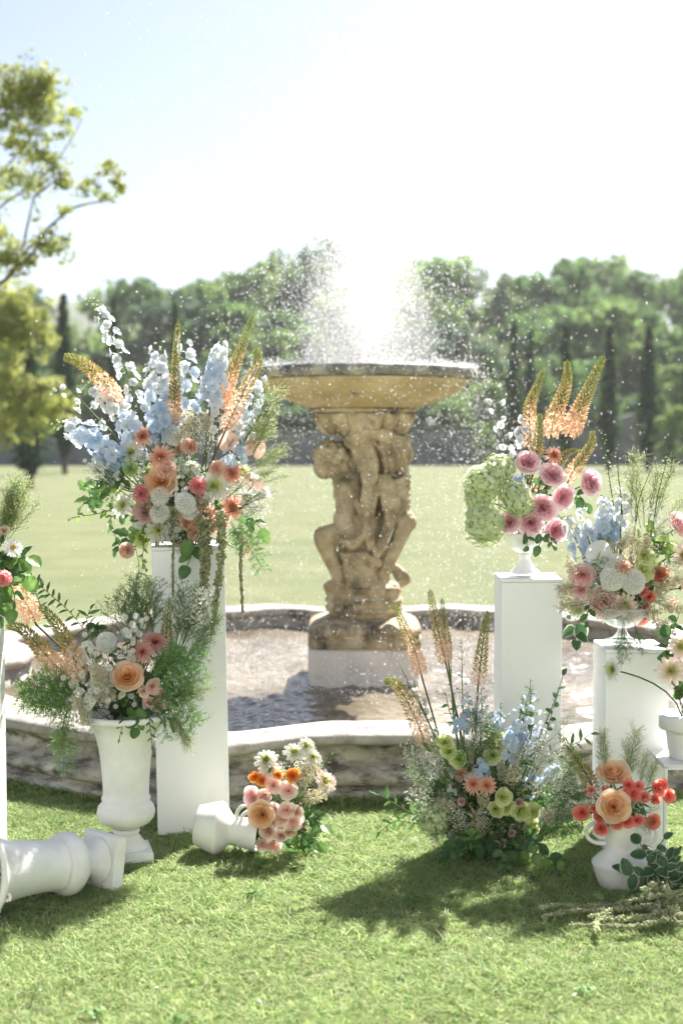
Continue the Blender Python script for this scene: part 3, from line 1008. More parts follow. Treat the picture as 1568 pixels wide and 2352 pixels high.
PA = at(436, 1928, 5.78)
place_box('pedestal', 'tall white painted pedestal standing behind the upright urn', 'pedestal', PA.x, 5.78, .295, .29, 1.2, radians(7), radians(-.9))
PE = at(1221, 1325, 5.83)
place_box('pedestal', 'white square pedestal carrying a white footed bowl of pink roses', 'pedestal', PE.x, 5.83, .25, .27, 1.063)
PF = at(1463, 1485, 5.5)
place_box('pedestal', 'low white square pedestal carrying the clear glass footed bowl', 'pedestal', PF.x, 5.5, .247, .27, PF.z)
PI = at(-98, 1400, 5.15)
place_box('pedestal', 'white pedestal behind the mouth of the fallen urn', 'pedestal', PI.x, 5.15, .225, .25, PI.z)

URN_BODY = [(.0, .125), (.045, .125), (.06, .133), (.09, .148), (.107, .168), (.112, .19), (.107, .212), (.094, .226), (.09, .232), (.094, .238), (.094, .246), (.089, .252), (.088, .27),
            (.091, .33), (.096, .39), (.103, .44), (.112, .48), (.125, .515), (.142, .538), (.155, .548), (.163, .552), (.171, .558), (.173, .566), (.170, .574), (.16, .578), (.15, .572),
            (.125, .53), (.1, .46), (.085, .36), (.08, .27), (.05, .25), (.0, .25)]
URN_FOOT = [(.082, .046), (.084, .054), (.078, .062), (.068, .072), (.058, .088), (.05, .098), (.047, .104), (.05, .108), (.052, .114), (.05, .12), (.046, .124), (.03, .127)]


def urn(label, loc, mtx=None):
    r = thing('urn', label, 'urn', loc)
    if mtx is not None: r.matrix_basis = mtx
    a = MB(); lathe(a, URN_BODY, 72, flute=lambda i, t: 1 + .004 * sin(t * 7 + i * .7)); part('bowl', a.mesh('bowl', 'plaster'), r)
    a = MB(); lathe(a, URN_FOOT, 64); part('foot', a.mesh('foot', 'plaster'), r)
    part('plinth', bm_mesh(box_bm(.19, .19, .048, .004, 2, -.002), 'plinth', 'plaster'), r)
    return r


UB = at(291, 1985, 5.43); UB.z = 0
ur = urn('upright rough white plaster urn filled with flowers on the grass', UB)
ur.rotation_euler = (0, 0, radians(14))
# fallen urn: lies on its lip and plinth edge, mouth towards the lower left
pl = at(248, 2060, 5.12); pl.z = 0
ax_h = Vector((-.66, -.75, 0)).normalized()
tilt = math.asin((.172 - .095) / .56)
ax = (ax_h * cos(tilt) + Vector((0, 0, 1)) * sin(tilt)).normalized()
side = Vector((0, 0, 1)).cross(ax).normalized(); upv = ax.cross(side).normalized()
mt = Matrix((side, upv, ax)).transposed().to_4x4()
mt.translation = Vector((pl.x, pl.y, .096 * cos(tilt)))
JU = urn('fallen rough white plaster urn lying on its side on the grass', (0, 0, 0), mt)


def handled_vase(label, mtx):
    r = thing('handled_vase', label, 'vase')
    r.matrix_basis = mtx
    a = MB()
    lathe(a, [(.0, .0), (.07, .0), (.078, .005), (.094, .05), (.104, .082), (.106, .09), (.102, .097), (.08, .118), (.06, .136), (.054, .146), (.054, .155), (.057, .18), (.062, .215),
              (.067, .243), (.068, .247), (.065, .249), (.06, .244), (.052, .2), (.045, .15), (.0, .14)], 64)
    part('body', a.mesh('body', 'ceramic'), r)
    for s in (-1, 1):
        for k, (o, h0, h1) in enumerate(((.076, .158, .238), (.05, .178, .224))):
            b = MB()
            P = [(s * .056, 0, h1 - .002), (s * (.05 + o * .45), 0, h1), (s * (.05 + o * .85), 0, h1 - .018), (s * (.05 + o), 0, (h0 + h1) / 2), (s * (.05 + o * .85), 0, h0 + .014),
                 (s * (.05 + o * .45), 0, h0), (s * .052, 0, h0 + .002)]
            tube(b, spline(P, 28), .0075, (1, 1, 1), 10)
            part('handle', b.mesh('handle', 'ceramic'), r)
    return r


VG = at(1424, 2040, 5.1); VG.z = 0
handled_vase('white vase with double loop handles standing full of coral roses', Matrix.Translation(VG) @ Matrix.Rotation(radians(-6), 4, 'Z'))
# the second one lies on its shoulder with its mouth to the right
VC0 = at(452, 1932, 5.52); VC0.z = 0
axv = Vector((.97, -.12, -.125)).normalized()
sv = Vector((0, -.35, 1)).cross(axv).normalized(); uv = axv.cross(sv)
mv = Matrix((uv, sv, axv)).transposed().to_4x4()
mv.translation = Vector((VC0.x, VC0.y, .112))
handled_vase('white vase with double loop handles lying on its side', mv)

# footed bowls
EB = Vector((PE.x - .015, 5.83 + .115, 1.0625))
r = thing('footed_bowl', 'white milk glass footed bowl on the square pedestal', 'bowl', EB)
a = MB()
lathe(a, [(.0, .0), (.062, .0), (.064, .004), (.058, .012), (.044, .022), (.03, .04), (.024, .058), (.022, .07), (.026, .074), (.026, .08), (.02, .084)], 64,
      flute=lambda i, t: 1 + (.025 * cos(t * 18) if 2 < i < 8 else 0))
part('foot', a.mesh('foot', 'milk_glass'), r)
a = MB()
lathe(a, [(.0, .083), (.022, .084), (.04, .092), (.062, .108), (.075, .128), (.081, .15), (.083, .17), (.08, .17), (.07, .13), (.04, .1), (.0, .095)], 64,
      flute=lambda i, t: 1 + (.02 * cos(t * 18) if 1 < i < 6 else 0))
part('bowl', a.mesh('bowl', 'milk_glass'), r)
FB = Vector((PF.x - .035, 5.5 + .13, PF.z))
r = thing('glass_footed_bowl', 'clear glass footed bowl on the low pedestal', 'bowl', FB)
a = MB()
lathe(a, [(.0, .0), (.07, .0), (.073, .003), (.07, .007), (.05, .012), (.032, .022), (.02, .04), (.016, .055), (.0, .057)], 64)
part('foot', a.mesh('foot', 'glass'), r)
a = MB()
lathe(a, [(.0, .056), (.03, .058), (.06, .07), (.085, .09), (.1, .115), (.106, .14), (.103, .14), (.096, .115), (.08, .093), (.05, .075), (.0, .066)], 64)
part('bowl', a.mesh('bowl', 'glass'), r)

# metal stand with a pot at the right
SH = at(1522, 1752, 5.2); SX, SD, SZ = SH.x, 5.2, SH.z
r = thing('metal_stand', 'thin white square metal stand beside the handled vase', 'stand', (SX, SD, 0))
part('stand_top', bm_mesh(box_bm(.26, .26, .006, .001, 1, SZ - .016), 'stand_top', 'metal_white'), r, Matrix.Translation((.135, .135, 0)))
for (x, y) in ((.011, .011), (.259, .011), (.011, .259), (.259, .259)):
    part('leg', bm_mesh(box_bm(.011, .011, SZ - .01, .001, 1, -.012), 'leg', 'metal_white'), r, Matrix.Translation((x, y, 0)))
for (x, y, sx, sy) in ((.135, .011, .236, .011), (.135, .259, .236, .011), (.011, .135, .011, .236), (.259, .135, .011, .236)):
    part('rail', bm_mesh(box_bm(sx, sy, .011, .001, 1, SZ - .028), 'rail', 'metal_white'), r, Matrix.Translation((x, y, 0)))
HP = Vector((SX + .125, SD + .13, SZ - .0095))
r = thing('pot', 'white wide rimmed ceramic pot on the thin metal stand', 'pot', HP)
a = MB(); lathe(a, [(.0, .0), (.07, .0), (.074, .006), (.084, .09), (.086, .108), (.0, .108)], 56); part('body', a.mesh('body', 'ceramic'), r)
a = MB(); lathe(a, [(.084, .109), (.108, .111), (.112, .116), (.112, .16), (.108, .166), (.1, .166), (.096, .15), (.0, .15)], 56); part('rim', a.mesh('rim', 'ceramic'), r)


# ================================================================== flower templates
def petal(L, W, e0, e1, r0=0.0, z0=0.0, cup=.3, nu=5, nv=5, c0=(1, 1, 1), c1=(1, 1, 1), wf=None, ruf=0.0, ph=0.0, notch=0.0):
    """a curved petal growing along +X; e0/e1 start and end elevation"""
    wf = wf or (lambda t: sin(pi * (.08 + .84 * t)) ** .7)
    vs, cs, fs = [], [], []
    x, z = r0, z0
    for i in range(nu):
        t = i / (nu - 1)
        a = e0 + (e1 - e0) * t
        if i:
            x += cos(a) * L / (nu - 1); z += sin(a) * L / (nu - 1)
        ww = W * wf(t)
        for j in range(nv):
            s = 2 * j / (nv - 1) - 1
            h = cup * ww * s * s + ruf * W * sin(s * 7 + ph) * t * t
            k = -notch * L * (1 - abs(sin(s * 4.5 + ph))) * (1 if i == nu - 1 else 0)
            vs.append((x - sin(a) * h + cos(a) * k, s * ww, z + cos(a) * h + sin(a) * k))
            cs.append(mix(c0, c1, t))
    for i in range(nu - 1):
        for j in range(nv - 1):
            q = i * nv + j
            fs.append((q, q + 1, q + nv + 1, q + nv))
    b = MB(); b.add(vs, fs, cs)
    return b


def RZ(a): return Matrix.Rotation(a, 4, 'Z')


class T:                                             # flower template: parts of unit radius, facing +Z
    def __init__(s): s.parts = []

    def add(s, name, me, m=None): s.parts.append((name, me, m or Matrix.Identity(4)))


def dome_centre(n, rad, h, c, size, seed):
    r = random.Random(seed); mb = MB()
    for i in range(n):
        q = sqrt((i + .5) / n); a = i * 2.39996
        p = Vector((q * rad * cos(a), q * rad * sin(a), h * (1 - q * q)))
        b = petal(size, size * .35, 1.2, 1.5, 0, 0, .3, 3, 3, c, mix(c, (1, 1, .8), .15))
        mb.merge(b, Matrix.Translation(p) @ RZ(a) @ Matrix.Rotation(q * .9, 4, 'Y'))
    return mb


def t_dahlia(c_out, c_mid, c_in, seed, spiky=True, layers=6, n0=15):
    r = random.Random(seed); t = T()
    wf = (lambda u: (sin(pi * min(1, .12 + u * .88)) ** .8 + .02)) if spiky else (lambda u: sin(pi * (.1 + .78 * u)) ** .6)
    inner = MB()
    for k in range(layers):
        u = k / (layers - 1)
        L = 1.0 - .66 * u; e0 = radians(-2 + 62 * u + 6); e1 = e0 + radians(-16 if spiky else 4)
        col0 = mix(c_mid, c_in, u); col1 = mix(c_out, c_in, max(0, u - .25) * 1.2)
        n = int(n0 - k * 1.2)
        W = (.105 if spiky else .17) * (1 - .35 * u)
        b = petal(L * .92, W, e0, e1, .06, .03 + .12 * u, .9 if spiky else .5, 5, 3, col0, col1, wf)
        me = None
        if k < 3: me = b.mesh('petal', 'petal')
        for i in range(n):
            m = RZ(2 * pi * (i + .5 * (k % 2)) / n + r.gauss(0, .06)) @ Matrix.Rotation(r.gauss(0, .07), 4, 'Y') @ Matrix.Scale(r.uniform(.9, 1.08), 4)
            if me is not None: t.add('petal', me, m)
            else: inner.merge(b, m)
    inner.merge(dome_centre(34, .16, .16, c_in, .2, seed), Matrix.Translation((0, 0, .16)))
    inner.merge(petal(.3, .2, -1, -1.3, 0, -.02, 0, 3, 3, (.1, .16, .05), (.1, .16, .05)), Matrix.Identity(4))
    t.add('flower_centre', inner.mesh('flower_centre', 'petal'))
    return t


def cup_petal(R0, R1, R2, zb, zt, half, c0, c1, roll, ruf=0.0, ph=0.0, nu=6, nv=9, point=0.0):
    vs, cs, fs = [], [], []
    for i in range(nu):
        t = i / (nu - 1)
        rr = (1 - t) ** 2 * R0 + 2 * t * (1 - t) * R1 + t * t * R2
        for j in range(nv):
            s = 2 * j / (nv - 1) - 1
            edge = abs(s) ** 3
            wt = .35 + .65 * sin(pi * min(1, .15 + .6 * t))
            a = s * half * wt
            rj = rr * (1 - .06 * edge) + roll * max(0, t - .7) / .3 * (1 - .4 * edge) + ruf * sin(s * 6 + ph + t * 2) * t
            z = zb + (zt - zb) * t - edge * .22 * (zt - zb) * t - abs(roll) * .8 * max(0, t - .75) / .25
            z += point * (1 - abs(s)) ** 2 * max(0, t - .6)
            vs.append((rj * cos(a), rj * sin(a), z)); cs.append(mix(c0, c1, t))
    for i in range(nu - 1):
        for j in range(nv - 1):
            q = i * nv + j
            fs.append((q, q + 1, q + nv + 1, q + nv))
    b = MB(); b.add(vs, fs, cs)
    return b


def t_rose(c_in, c_out, seed, rings=6, garden=False, open_=1.0, sep=2, base=(.11, .17, .06)):
    r = random.Random(seed); t = T(); inner = MB()
    for k in range(rings):
        u = k / (rings - 1)
        n = 3 + int(u * 2.5)
        R2 = .09 + .83 * u ** 1.05 * open_; R1 = R2 * (1.22 if u > .3 else 1.1); R0 = .04 + .3 * u
        zt = .62 - (.5 if garden else .42) * u ** 1.6; zb = -.34
        if garden and k < rings - 3:
            zt = .36 + .05 * r.random(); n = 5 + k
        col1 = mix(c_in, c_out, .25 + .75 * u ** .7); col0 = c_in if u < .7 else mix(c_in, c_out, .5)
        for i in range(n):
            roll = (.05 + .13 * u) * r.uniform(.4, 1.3)
            ruf = (.07 if garden and k < rings - 2 else .012) * r.uniform(.5, 1.3)
            half = pi / n * (1.28 if not garden else 1.45)
            ang = 2 * pi * i / n + k * 2.4 + r.gauss(0, .12)
            if k >= rings - sep:
                b = cup_petal(R0, R1, R2, zb, zt + r.uniform(-.05, .04), half, col0, col1, roll, ruf, r.uniform(0, 6), point=.15 * r.random())
                t.add('petal', b.mesh('petal', 'petal'), RZ(ang))
            else:
                b = cup_petal(R0, R1, R2, zb * (1 - .3 * u), zt + r.uniform(-.13, .07), half, col0, col1, roll, ruf, r.uniform(0, 6), 5, 7)
                inner.merge(b, RZ(ang) @ Matrix.Rotation(r.gauss(0, .05), 4, 'Y'))
    inner.merge(cup_petal(.05, .3, .12, -.5, -.25, pi, base, base, 0, nu=4, nv=9), Matrix.Identity(4))
    for i in range(5):
        inner.merge(petal(.5, .1, -.2, -.9, .1, -.36, .2, 4, 3, base, base, lambda q: 1 - q), RZ(i * 1.2566))
    t.add('flower_centre', inner.mesh('flower_centre', 'petal'))
    return t


def t_carnation(c_in, c_out, seed, n=46):
    r = random.Random(seed); t = T(); mb = MB()
    for i in range(n):
        q = (i + .5) / n; a = i * 2.39996; tilt_ = 1.75 * q ** .75
        L = .92; W = .34
        b = petal(L, W, 1.45, 1.2, 0, -.3 * q, .25, 5, 7, mix(c_in, c_out, q * .5), mix(c_in, c_out, .25 + q * .9 if q < .8 else 1), lambda u: .18 + .82 * u ** 1.1,
                  ruf=.3, ph=r.uniform(0, 6), notch=.09)
        mb.merge(b, RZ(a) @ Matrix.Rotation(tilt_ * .95 + r.gauss(0, .06), 4, 'Y') @ Matrix.Translation((-.05, 0, 0)) @ Matrix.Scale(r.uniform(.88, 1.03), 4))
    t.add('ruffled_petals', mb.mesh('ruffled_petals', 'petal'))
    c = MB(); lathe(c, [(.0, -.95), (.16, -.9), (.24, -.6), (.28, -.2), (.1, .0)], 10, (.12, .19, .07)); t.add('calyx', c.mesh('calyx', 'leaf'))
    return t


def t_pompon(c, c2, seed, n=120):
    r = random.Random(seed); t = T(); mb = MB()
    for i in range(n):
        q = (i + .5) / n
        th = math.acos(1 - 1.72 * q); a = i * 2.39996
        b = petal(.34, .155, .9, 1.9, .0, 0, .5, 4, 4, mix(c, c2, .35), mix(c, c2, .15 * r.random()), lambda u: .5 + .5 * sin(pi * min(1, .1 + .75 * u)))
        mb.merge(b, RZ(a) @ Matrix.Rotation(th, 4, 'Y') @ Matrix.Translation((0, 0, .7)) @ RZ(pi) @ Matrix.Scale(r.uniform(.88, 1.1), 4))
    t.add('petal_ball', mb.mesh('petal_ball', 'petal'))
    c_ = MB(); lathe(c_, [(.0, -.8), (.2, -.7), (.66, -.1), (.72, .1), (.5, .5), (.0, .72)], 18, mix(c, c2, .6)); t.add('core', c_.mesh('core', 'petal'))
    return t


def t_daisy(c, eye, seed, n=18):
    r = random.Random(seed); t = T()
    b = petal(.8, .13, .12, -.12, .22, .02, .25, 4, 3, c, c, lambda u: sin(pi * (.15 + .7 * u)) ** .6)
    me = b.mesh('petal', 'petal')
    for i in range(n): t.add('petal', me, RZ(2 * pi * i / n + r.gauss(0, .05)) @ Matrix.Rotation(r.gauss(0, .1), 4, 'Y'))
    e_ = MB(); lathe(e_, [(.0, -.08), (.2, -.05), (.28, .03), (.24, .1), (.12, .15), (.0, .16)], 16, eye); t.add('flower_centre', e_.mesh('flower_centre', 'petal'))
    return t


def t_anthurium(c, spad):
    t = T(); mb = MB(); n, m = 12, 25
    for i in range(n + 1):
        q = i / n
        for j in range(m):
            a = 2 * pi * j / (m - 1)
            s = .92 + .12 * cos(a) - .34 * exp(-(((a - pi + 9) % (2 * pi) - 9) / .35) ** 2) if False else .95
            lob = 1 - .42 * exp(-((a - pi) / .32) ** 2) + .12 * exp(-(min(a, 2 * pi - a) / .3) ** 2)
            rr = q * .98 * lob
            mb.v.append((rr * cos(a) + .12, rr * sin(a) * .95, .16 * q * q + .03 * sin(a * 3) * q + .025 * sin(a * 9) * q * q)); mb.c.append(mix(mix(c, (1, 1, 1), .1), c, q))
    for i in range(n):
        for j in range(m - 1):
            a = i * m + j; mb.f.append((a, a + m, a + m + 1, a + 1))
    t.add('spathe', mb.mesh('spathe', 'petal'))
    s_ = MB(); tube(s_, spline([(-.28, 0, .02), (-.1, 0, .16), (.18, 0, .22), (.4, 0, .2)], 10), [.05, .06, .06, .06, .058, .055, .05, .045, .035, .015], spad, 8)
    t.add('spadix', s_.mesh('spadix', 'petal'))
    return t


def t_hydrangea(c1, c2, seed, n=190):
    r = random.Random(seed); t = T(); mb = MB(); gm = MB()
    for i in range(n):
        q = (i + .5) / n; th = math.acos(1 - 1.7 * q); a = i * 2.39996 + r.gauss(0, .1)
        rad = .86 + r.uniform(-.1, .08) + .09 * sin(a * 1.7 + th * 5) + .06 * sin(th * 9 + a * 4)
        col = mix(c1, c2, r.random())
        fl = MB()
        for k in range(4):
            fl.merge(petal(.115, .06, .2, .0, .01, 0, .3, 3, 3, mix(col, (.3, .4, .1), .15), col), RZ(k * pi / 2))
        mb.merge(fl, RZ(a) @ Matrix.Rotation(th, 4, 'Y') @ Matrix.Translation((0, 0, rad)) @ Matrix.Rotation(r.gauss(0, .35), 4, 'X') @ RZ(r.uniform(0, 1.5)) @ Matrix.Scale(r.uniform(.8, 1.2), 4))
    t.add('floret_cluster', mb.mesh('floret_cluster', 'petal'))
    lathe(gm, [(.0, -.75), (.3, -.6), (.7, -.1), (.72, .3), (.45, .6), (.0, .74)], 16, mix(c1, (.15, .22, .06), .5)); t.add('core', gm.mesh('core', 'leaf'))
    return t


def rgb(r_, g_, b_): return srgb(r_, g_, b_)


WHITE, CREAM = (.84, .84, .82), (.82, .78, .66)
TP = {
    'dahlia_peach': [t_dahlia(rgb(252, 216, 198), rgb(250, 196, 172), rgb(224, 150, 120), s) for s in (1, 2)],
    'dahlia_dusty': [t_dahlia(rgb(240, 200, 192), rgb(230, 172, 160), rgb(208, 134, 116), 3, True, 7, 17)],
    'dahlia_white': [t_dahlia(WHITE, CREAM, rgb(214, 220, 130), s, False, 6, 13) for s in (4, 5)],
    'dahlia_blush': [t_dahlia(rgb(250, 234, 230), rgb(248, 234, 216), rgb(218, 220, 140), 6, False, 6, 13)],
    'carnation_blush': [t_carnation(rgb(244, 200, 180), rgb(252, 234, 224), s) for s in (1, 2)],
    'carnation_pink': [t_carnation(rgb(242, 150, 152), rgb(250, 206, 204), 3)],
    'carnation_green': [t_carnation(rgb(190, 214, 140), rgb(226, 240, 190), 4)],
    'pompon': [t_pompon(WHITE, rgb(240, 242, 232), s) for s in (1, 2)],
    'rose_peach': [t_rose(rgb(240, 182, 112), rgb(253, 232, 208), s, 6) for s in (1, 2)],
    'rose_mauve': [t_rose(rgb(206, 156, 152), rgb(232, 204, 202), 3, 5)],
    'rose_garden': [t_rose(rgb(248, 172, 188), rgb(254, 242, 244), s, 7 + s % 2, True, .85 + .05 * (s % 4)) for s in (4, 5, 6, 7)],
    'rose_blush': [t_rose(rgb(244, 196, 196), rgb(252, 238, 236), 7, 6)],
    'spray_blush': [t_rose(rgb(246, 200, 184), rgb(254, 242, 236), s, 4 + s % 3, False, .72 + .07 * (s - 20), 1) for s in (20, 21, 22, 23, 24)],
    'spray_coral': [t_rose(rgb(236, 116, 106), rgb(248, 172, 158), s, 4 + s % 3, False, .7 + .07 * (s - 30), 1) for s in (30, 31, 32, 33, 34)],
    'ranunculus': [t_rose(rgb(240, 150, 60), rgb(252, 196, 116), 12, 6, False, .9, 1)],
    'lisianthus': [t_rose(rgb(206, 218, 120), rgb(244, 247, 208), s, 5, False, 1.05, 1) for s in (13, 14)],
    'daisy': [t_daisy(WHITE, rgb(214, 180, 50), 1, 20)],
    'anthurium_peach': [t_anthurium(rgb(250, 208, 194), rgb(206, 200, 124))],
    'anthurium_white': [t_anthurium((.82, .82, .8), rgb(226, 196, 130))],
    'hydrangea': [t_hydrangea(rgb(216, 230, 172), rgb(247, 249, 230), s, 420) for s in (1, 2)],
}
KSCALE = {'dahlia': 1.18, 'carnation': 1.32, 'chrysanthemum': 1.05, 'rose': 1.15, 'garden_rose': 1.12, 'spray_rose': 1.12, 'ranunculus': 1.2, 'lisianthus': 1.15}
CATNAME = {'dahlia_peach': 'dahlia', 'dahlia_dusty': 'dahlia', 'dahlia_white': 'dahlia', 'dahlia_blush': 'dahlia', 'carnation_blush': 'carnation', 'carnation_pink': 'carnation',
           'carnation_green': 'carnation', 'pompon': 'chrysanthemum', 'rose_peach': 'rose', 'rose_mauve': 'rose', 'rose_garden': 'garden_rose', 'rose_blush': 'rose', 'spray_blush': 'spray_rose',
           'spray_coral': 'spray_rose', 'ranunculus': 'ranunculus', 'lisianthus': 'lisianthus', 'daisy': 'daisy', 'anthurium_peach': 'anthurium', 'anthurium_white': 'anthurium', 'hydrangea': 'hydrangea'}
DESC = {'dahlia_peach': 'spiky peach dahlia', 'dahlia_dusty': 'dusty pink many petalled dahlia', 'dahlia_white': 'white dahlia with greenish yellow centre', 'dahlia_blush': 'pale blush dahlia',
        'carnation_blush': 'ruffled blush carnation', 'carnation_pink': 'ruffled bright pink carnation', 'carnation_green': 'pale green ruffled carnation', 'pompon': 'round white pompon chrysanthemum',
        'rose_peach': 'open peach rose', 'rose_mauve': 'dusky mauve rose', 'rose_garden': 'full pink garden rose', 'rose_blush': 'large pale pink rose', 'spray_blush': 'small blush spray rose',
        'spray_coral': 'small coral red rose', 'ranunculus': 'orange ranunculus', 'lisianthus': 'yellow green lisianthus', 'daisy': 'large white daisy with yellow eye',
        'anthurium_peach': 'glossy peach anthurium', 'anthurium_white': 'white anthurium with upright spadix', 'hydrangea': 'pale green hydrangea head'}


nx = 40
cx_ = (g_.random(nx) * 2 - 1) * 1.9; cy_ = 3.4 + 2.5 * g_.random(nx)
cx_ = cx_ + .1 * np.sin(cy_ * 9)
scatter('clover', np.stack([cx_, cy_, np.zeros(nx)], 1), .7 + .8 * g_.random(nx), np.stack([np.zeros(nx), np.zeros(nx), g_.random(nx) * 6.28], 1), [clover()], 'low clover leaves scattered in the mown lawn', 'clover')
nx = 500
cx_ = (g_.random(nx) * 2 - 1) * 2.2; cy_ = 3.2 + 2.8 * g_.random(nx)
scatter('tall_grass_blades', np.stack([cx_, cy_, np.zeros(nx)], 1), 1 + .5 * g_.random(nx), np.stack([g_.normal(0, .2, nx), g_.normal(0, .2, nx), g_.random(nx) * 6.28], 1),
        [tuft(40 + q, 5, .055, .012, ((.13, .26, .06), (.5, .52, .26))) for q in range(5)], 'taller stray grass blades above the mown lawn', 'grass')


# ================================================================== arrangements
class Arr:
    def __init__(s, mouth, core, phrase, z, seed, spread=.03):
        s.mouth, s.core, s.phrase, s.z = Vector(mouth), Vector(core), phrase, z
        s.r = random.Random(seed); s.spread = spread; s.d = s.core.y

    def base(s):
        return s.mouth + Vector((s.r.uniform(-1, 1) * s.spread, s.r.uniform(-1, 1) * s.spread, s.r.uniform(-.6, .2) * s.spread))


STEM = (.09, .16, .045)


def stem_mesh(a, b, axis, rad, col=STEM, n=7):
    a, b = Vector(a), Vector(b)
    L = (b - a).length
    c1 = a + Vector((0, 0, 1)) * L * .35 + (b - a) * .1
    c2 = b - Vector(axis) * L * .3
    mb = MB(); P = []
    for i in range(n):
        t = i / (n - 1)
        P.append((1 - t) ** 3 * a + 3 * t * (1 - t) ** 2 * c1 + 3 * t * t * (1 - t) * c2 + t ** 3 * b)
    tube(mb, P, rad, col, 5)
    return mb.mesh('stem', 'leaf')


def flower(A, kind, x, y, rz, dd=0.0, face=None, note=None, up=.15):
    """one cut flower: x, y in the zoom frame of the arrangement, rz its radius there, dd extra depth"""
    px, py = A.z(x, y)
    q = at(px, py, A.d)
    off = Vector(((q.x - A.core.x), 0, (q.z - A.core.z)))
    d = A.d - .11 + dd + off.length * .3
    pos = at(px, py, d)
    rad = rz * .5 * d / F * KSCALE.get(CATNAME[kind], 1)
    if face is None:
        out = Vector((off.x * 2.4, 0, off.z * 2.0))
        if out.length > .85: out *= .85 / out.length
        face = (out + Vector((A.r.gauss(0, .15), -1, up + A.r.gauss(0, .12)))).normalized()
    face = Vector(face).normalized()
    b = A.base()
    name = CATNAME[kind]
    label = (note or DESC[kind] + ' ' + A.phrase)
    root = thing(name, label, name.replace('_', ' '), b, DESC[kind] + ' heads ' + A.phrase)
    tm = TP[kind][A.r.randrange(len(TP[kind]))]
    m = axis_mtx(pos - b, face, A.r.uniform(0, 6.28), rad) @ Matrix.Diagonal((A.r.uniform(.9, 1.1), A.r.uniform(.9, 1.1), A.r.uniform(.85, 1.1), 1))
    if kind.startswith('anthurium'): m = axis_mtx(pos - b, face, A.r.uniform(-.6, .6) + pi / 2 * 1.0, rad)
    head = next((me for (nm, me, lm) in tm.parts if nm == 'flower_centre'), None)
    if head is not None:
        h = part('flower_head', head, root, m)
        for (nm, me, lm) in tm.parts:
            if nm != 'flower_centre': part(nm, me, h, lm)
    else:
        for (nm, me, lm) in tm.parts: part(nm, me, root, m @ lm)
    part('stem', stem_mesh(Vector((0, 0, 0)), pos - b - face * rad * .4, face, .0022 if rad < .03 else .0032), root)
    return root


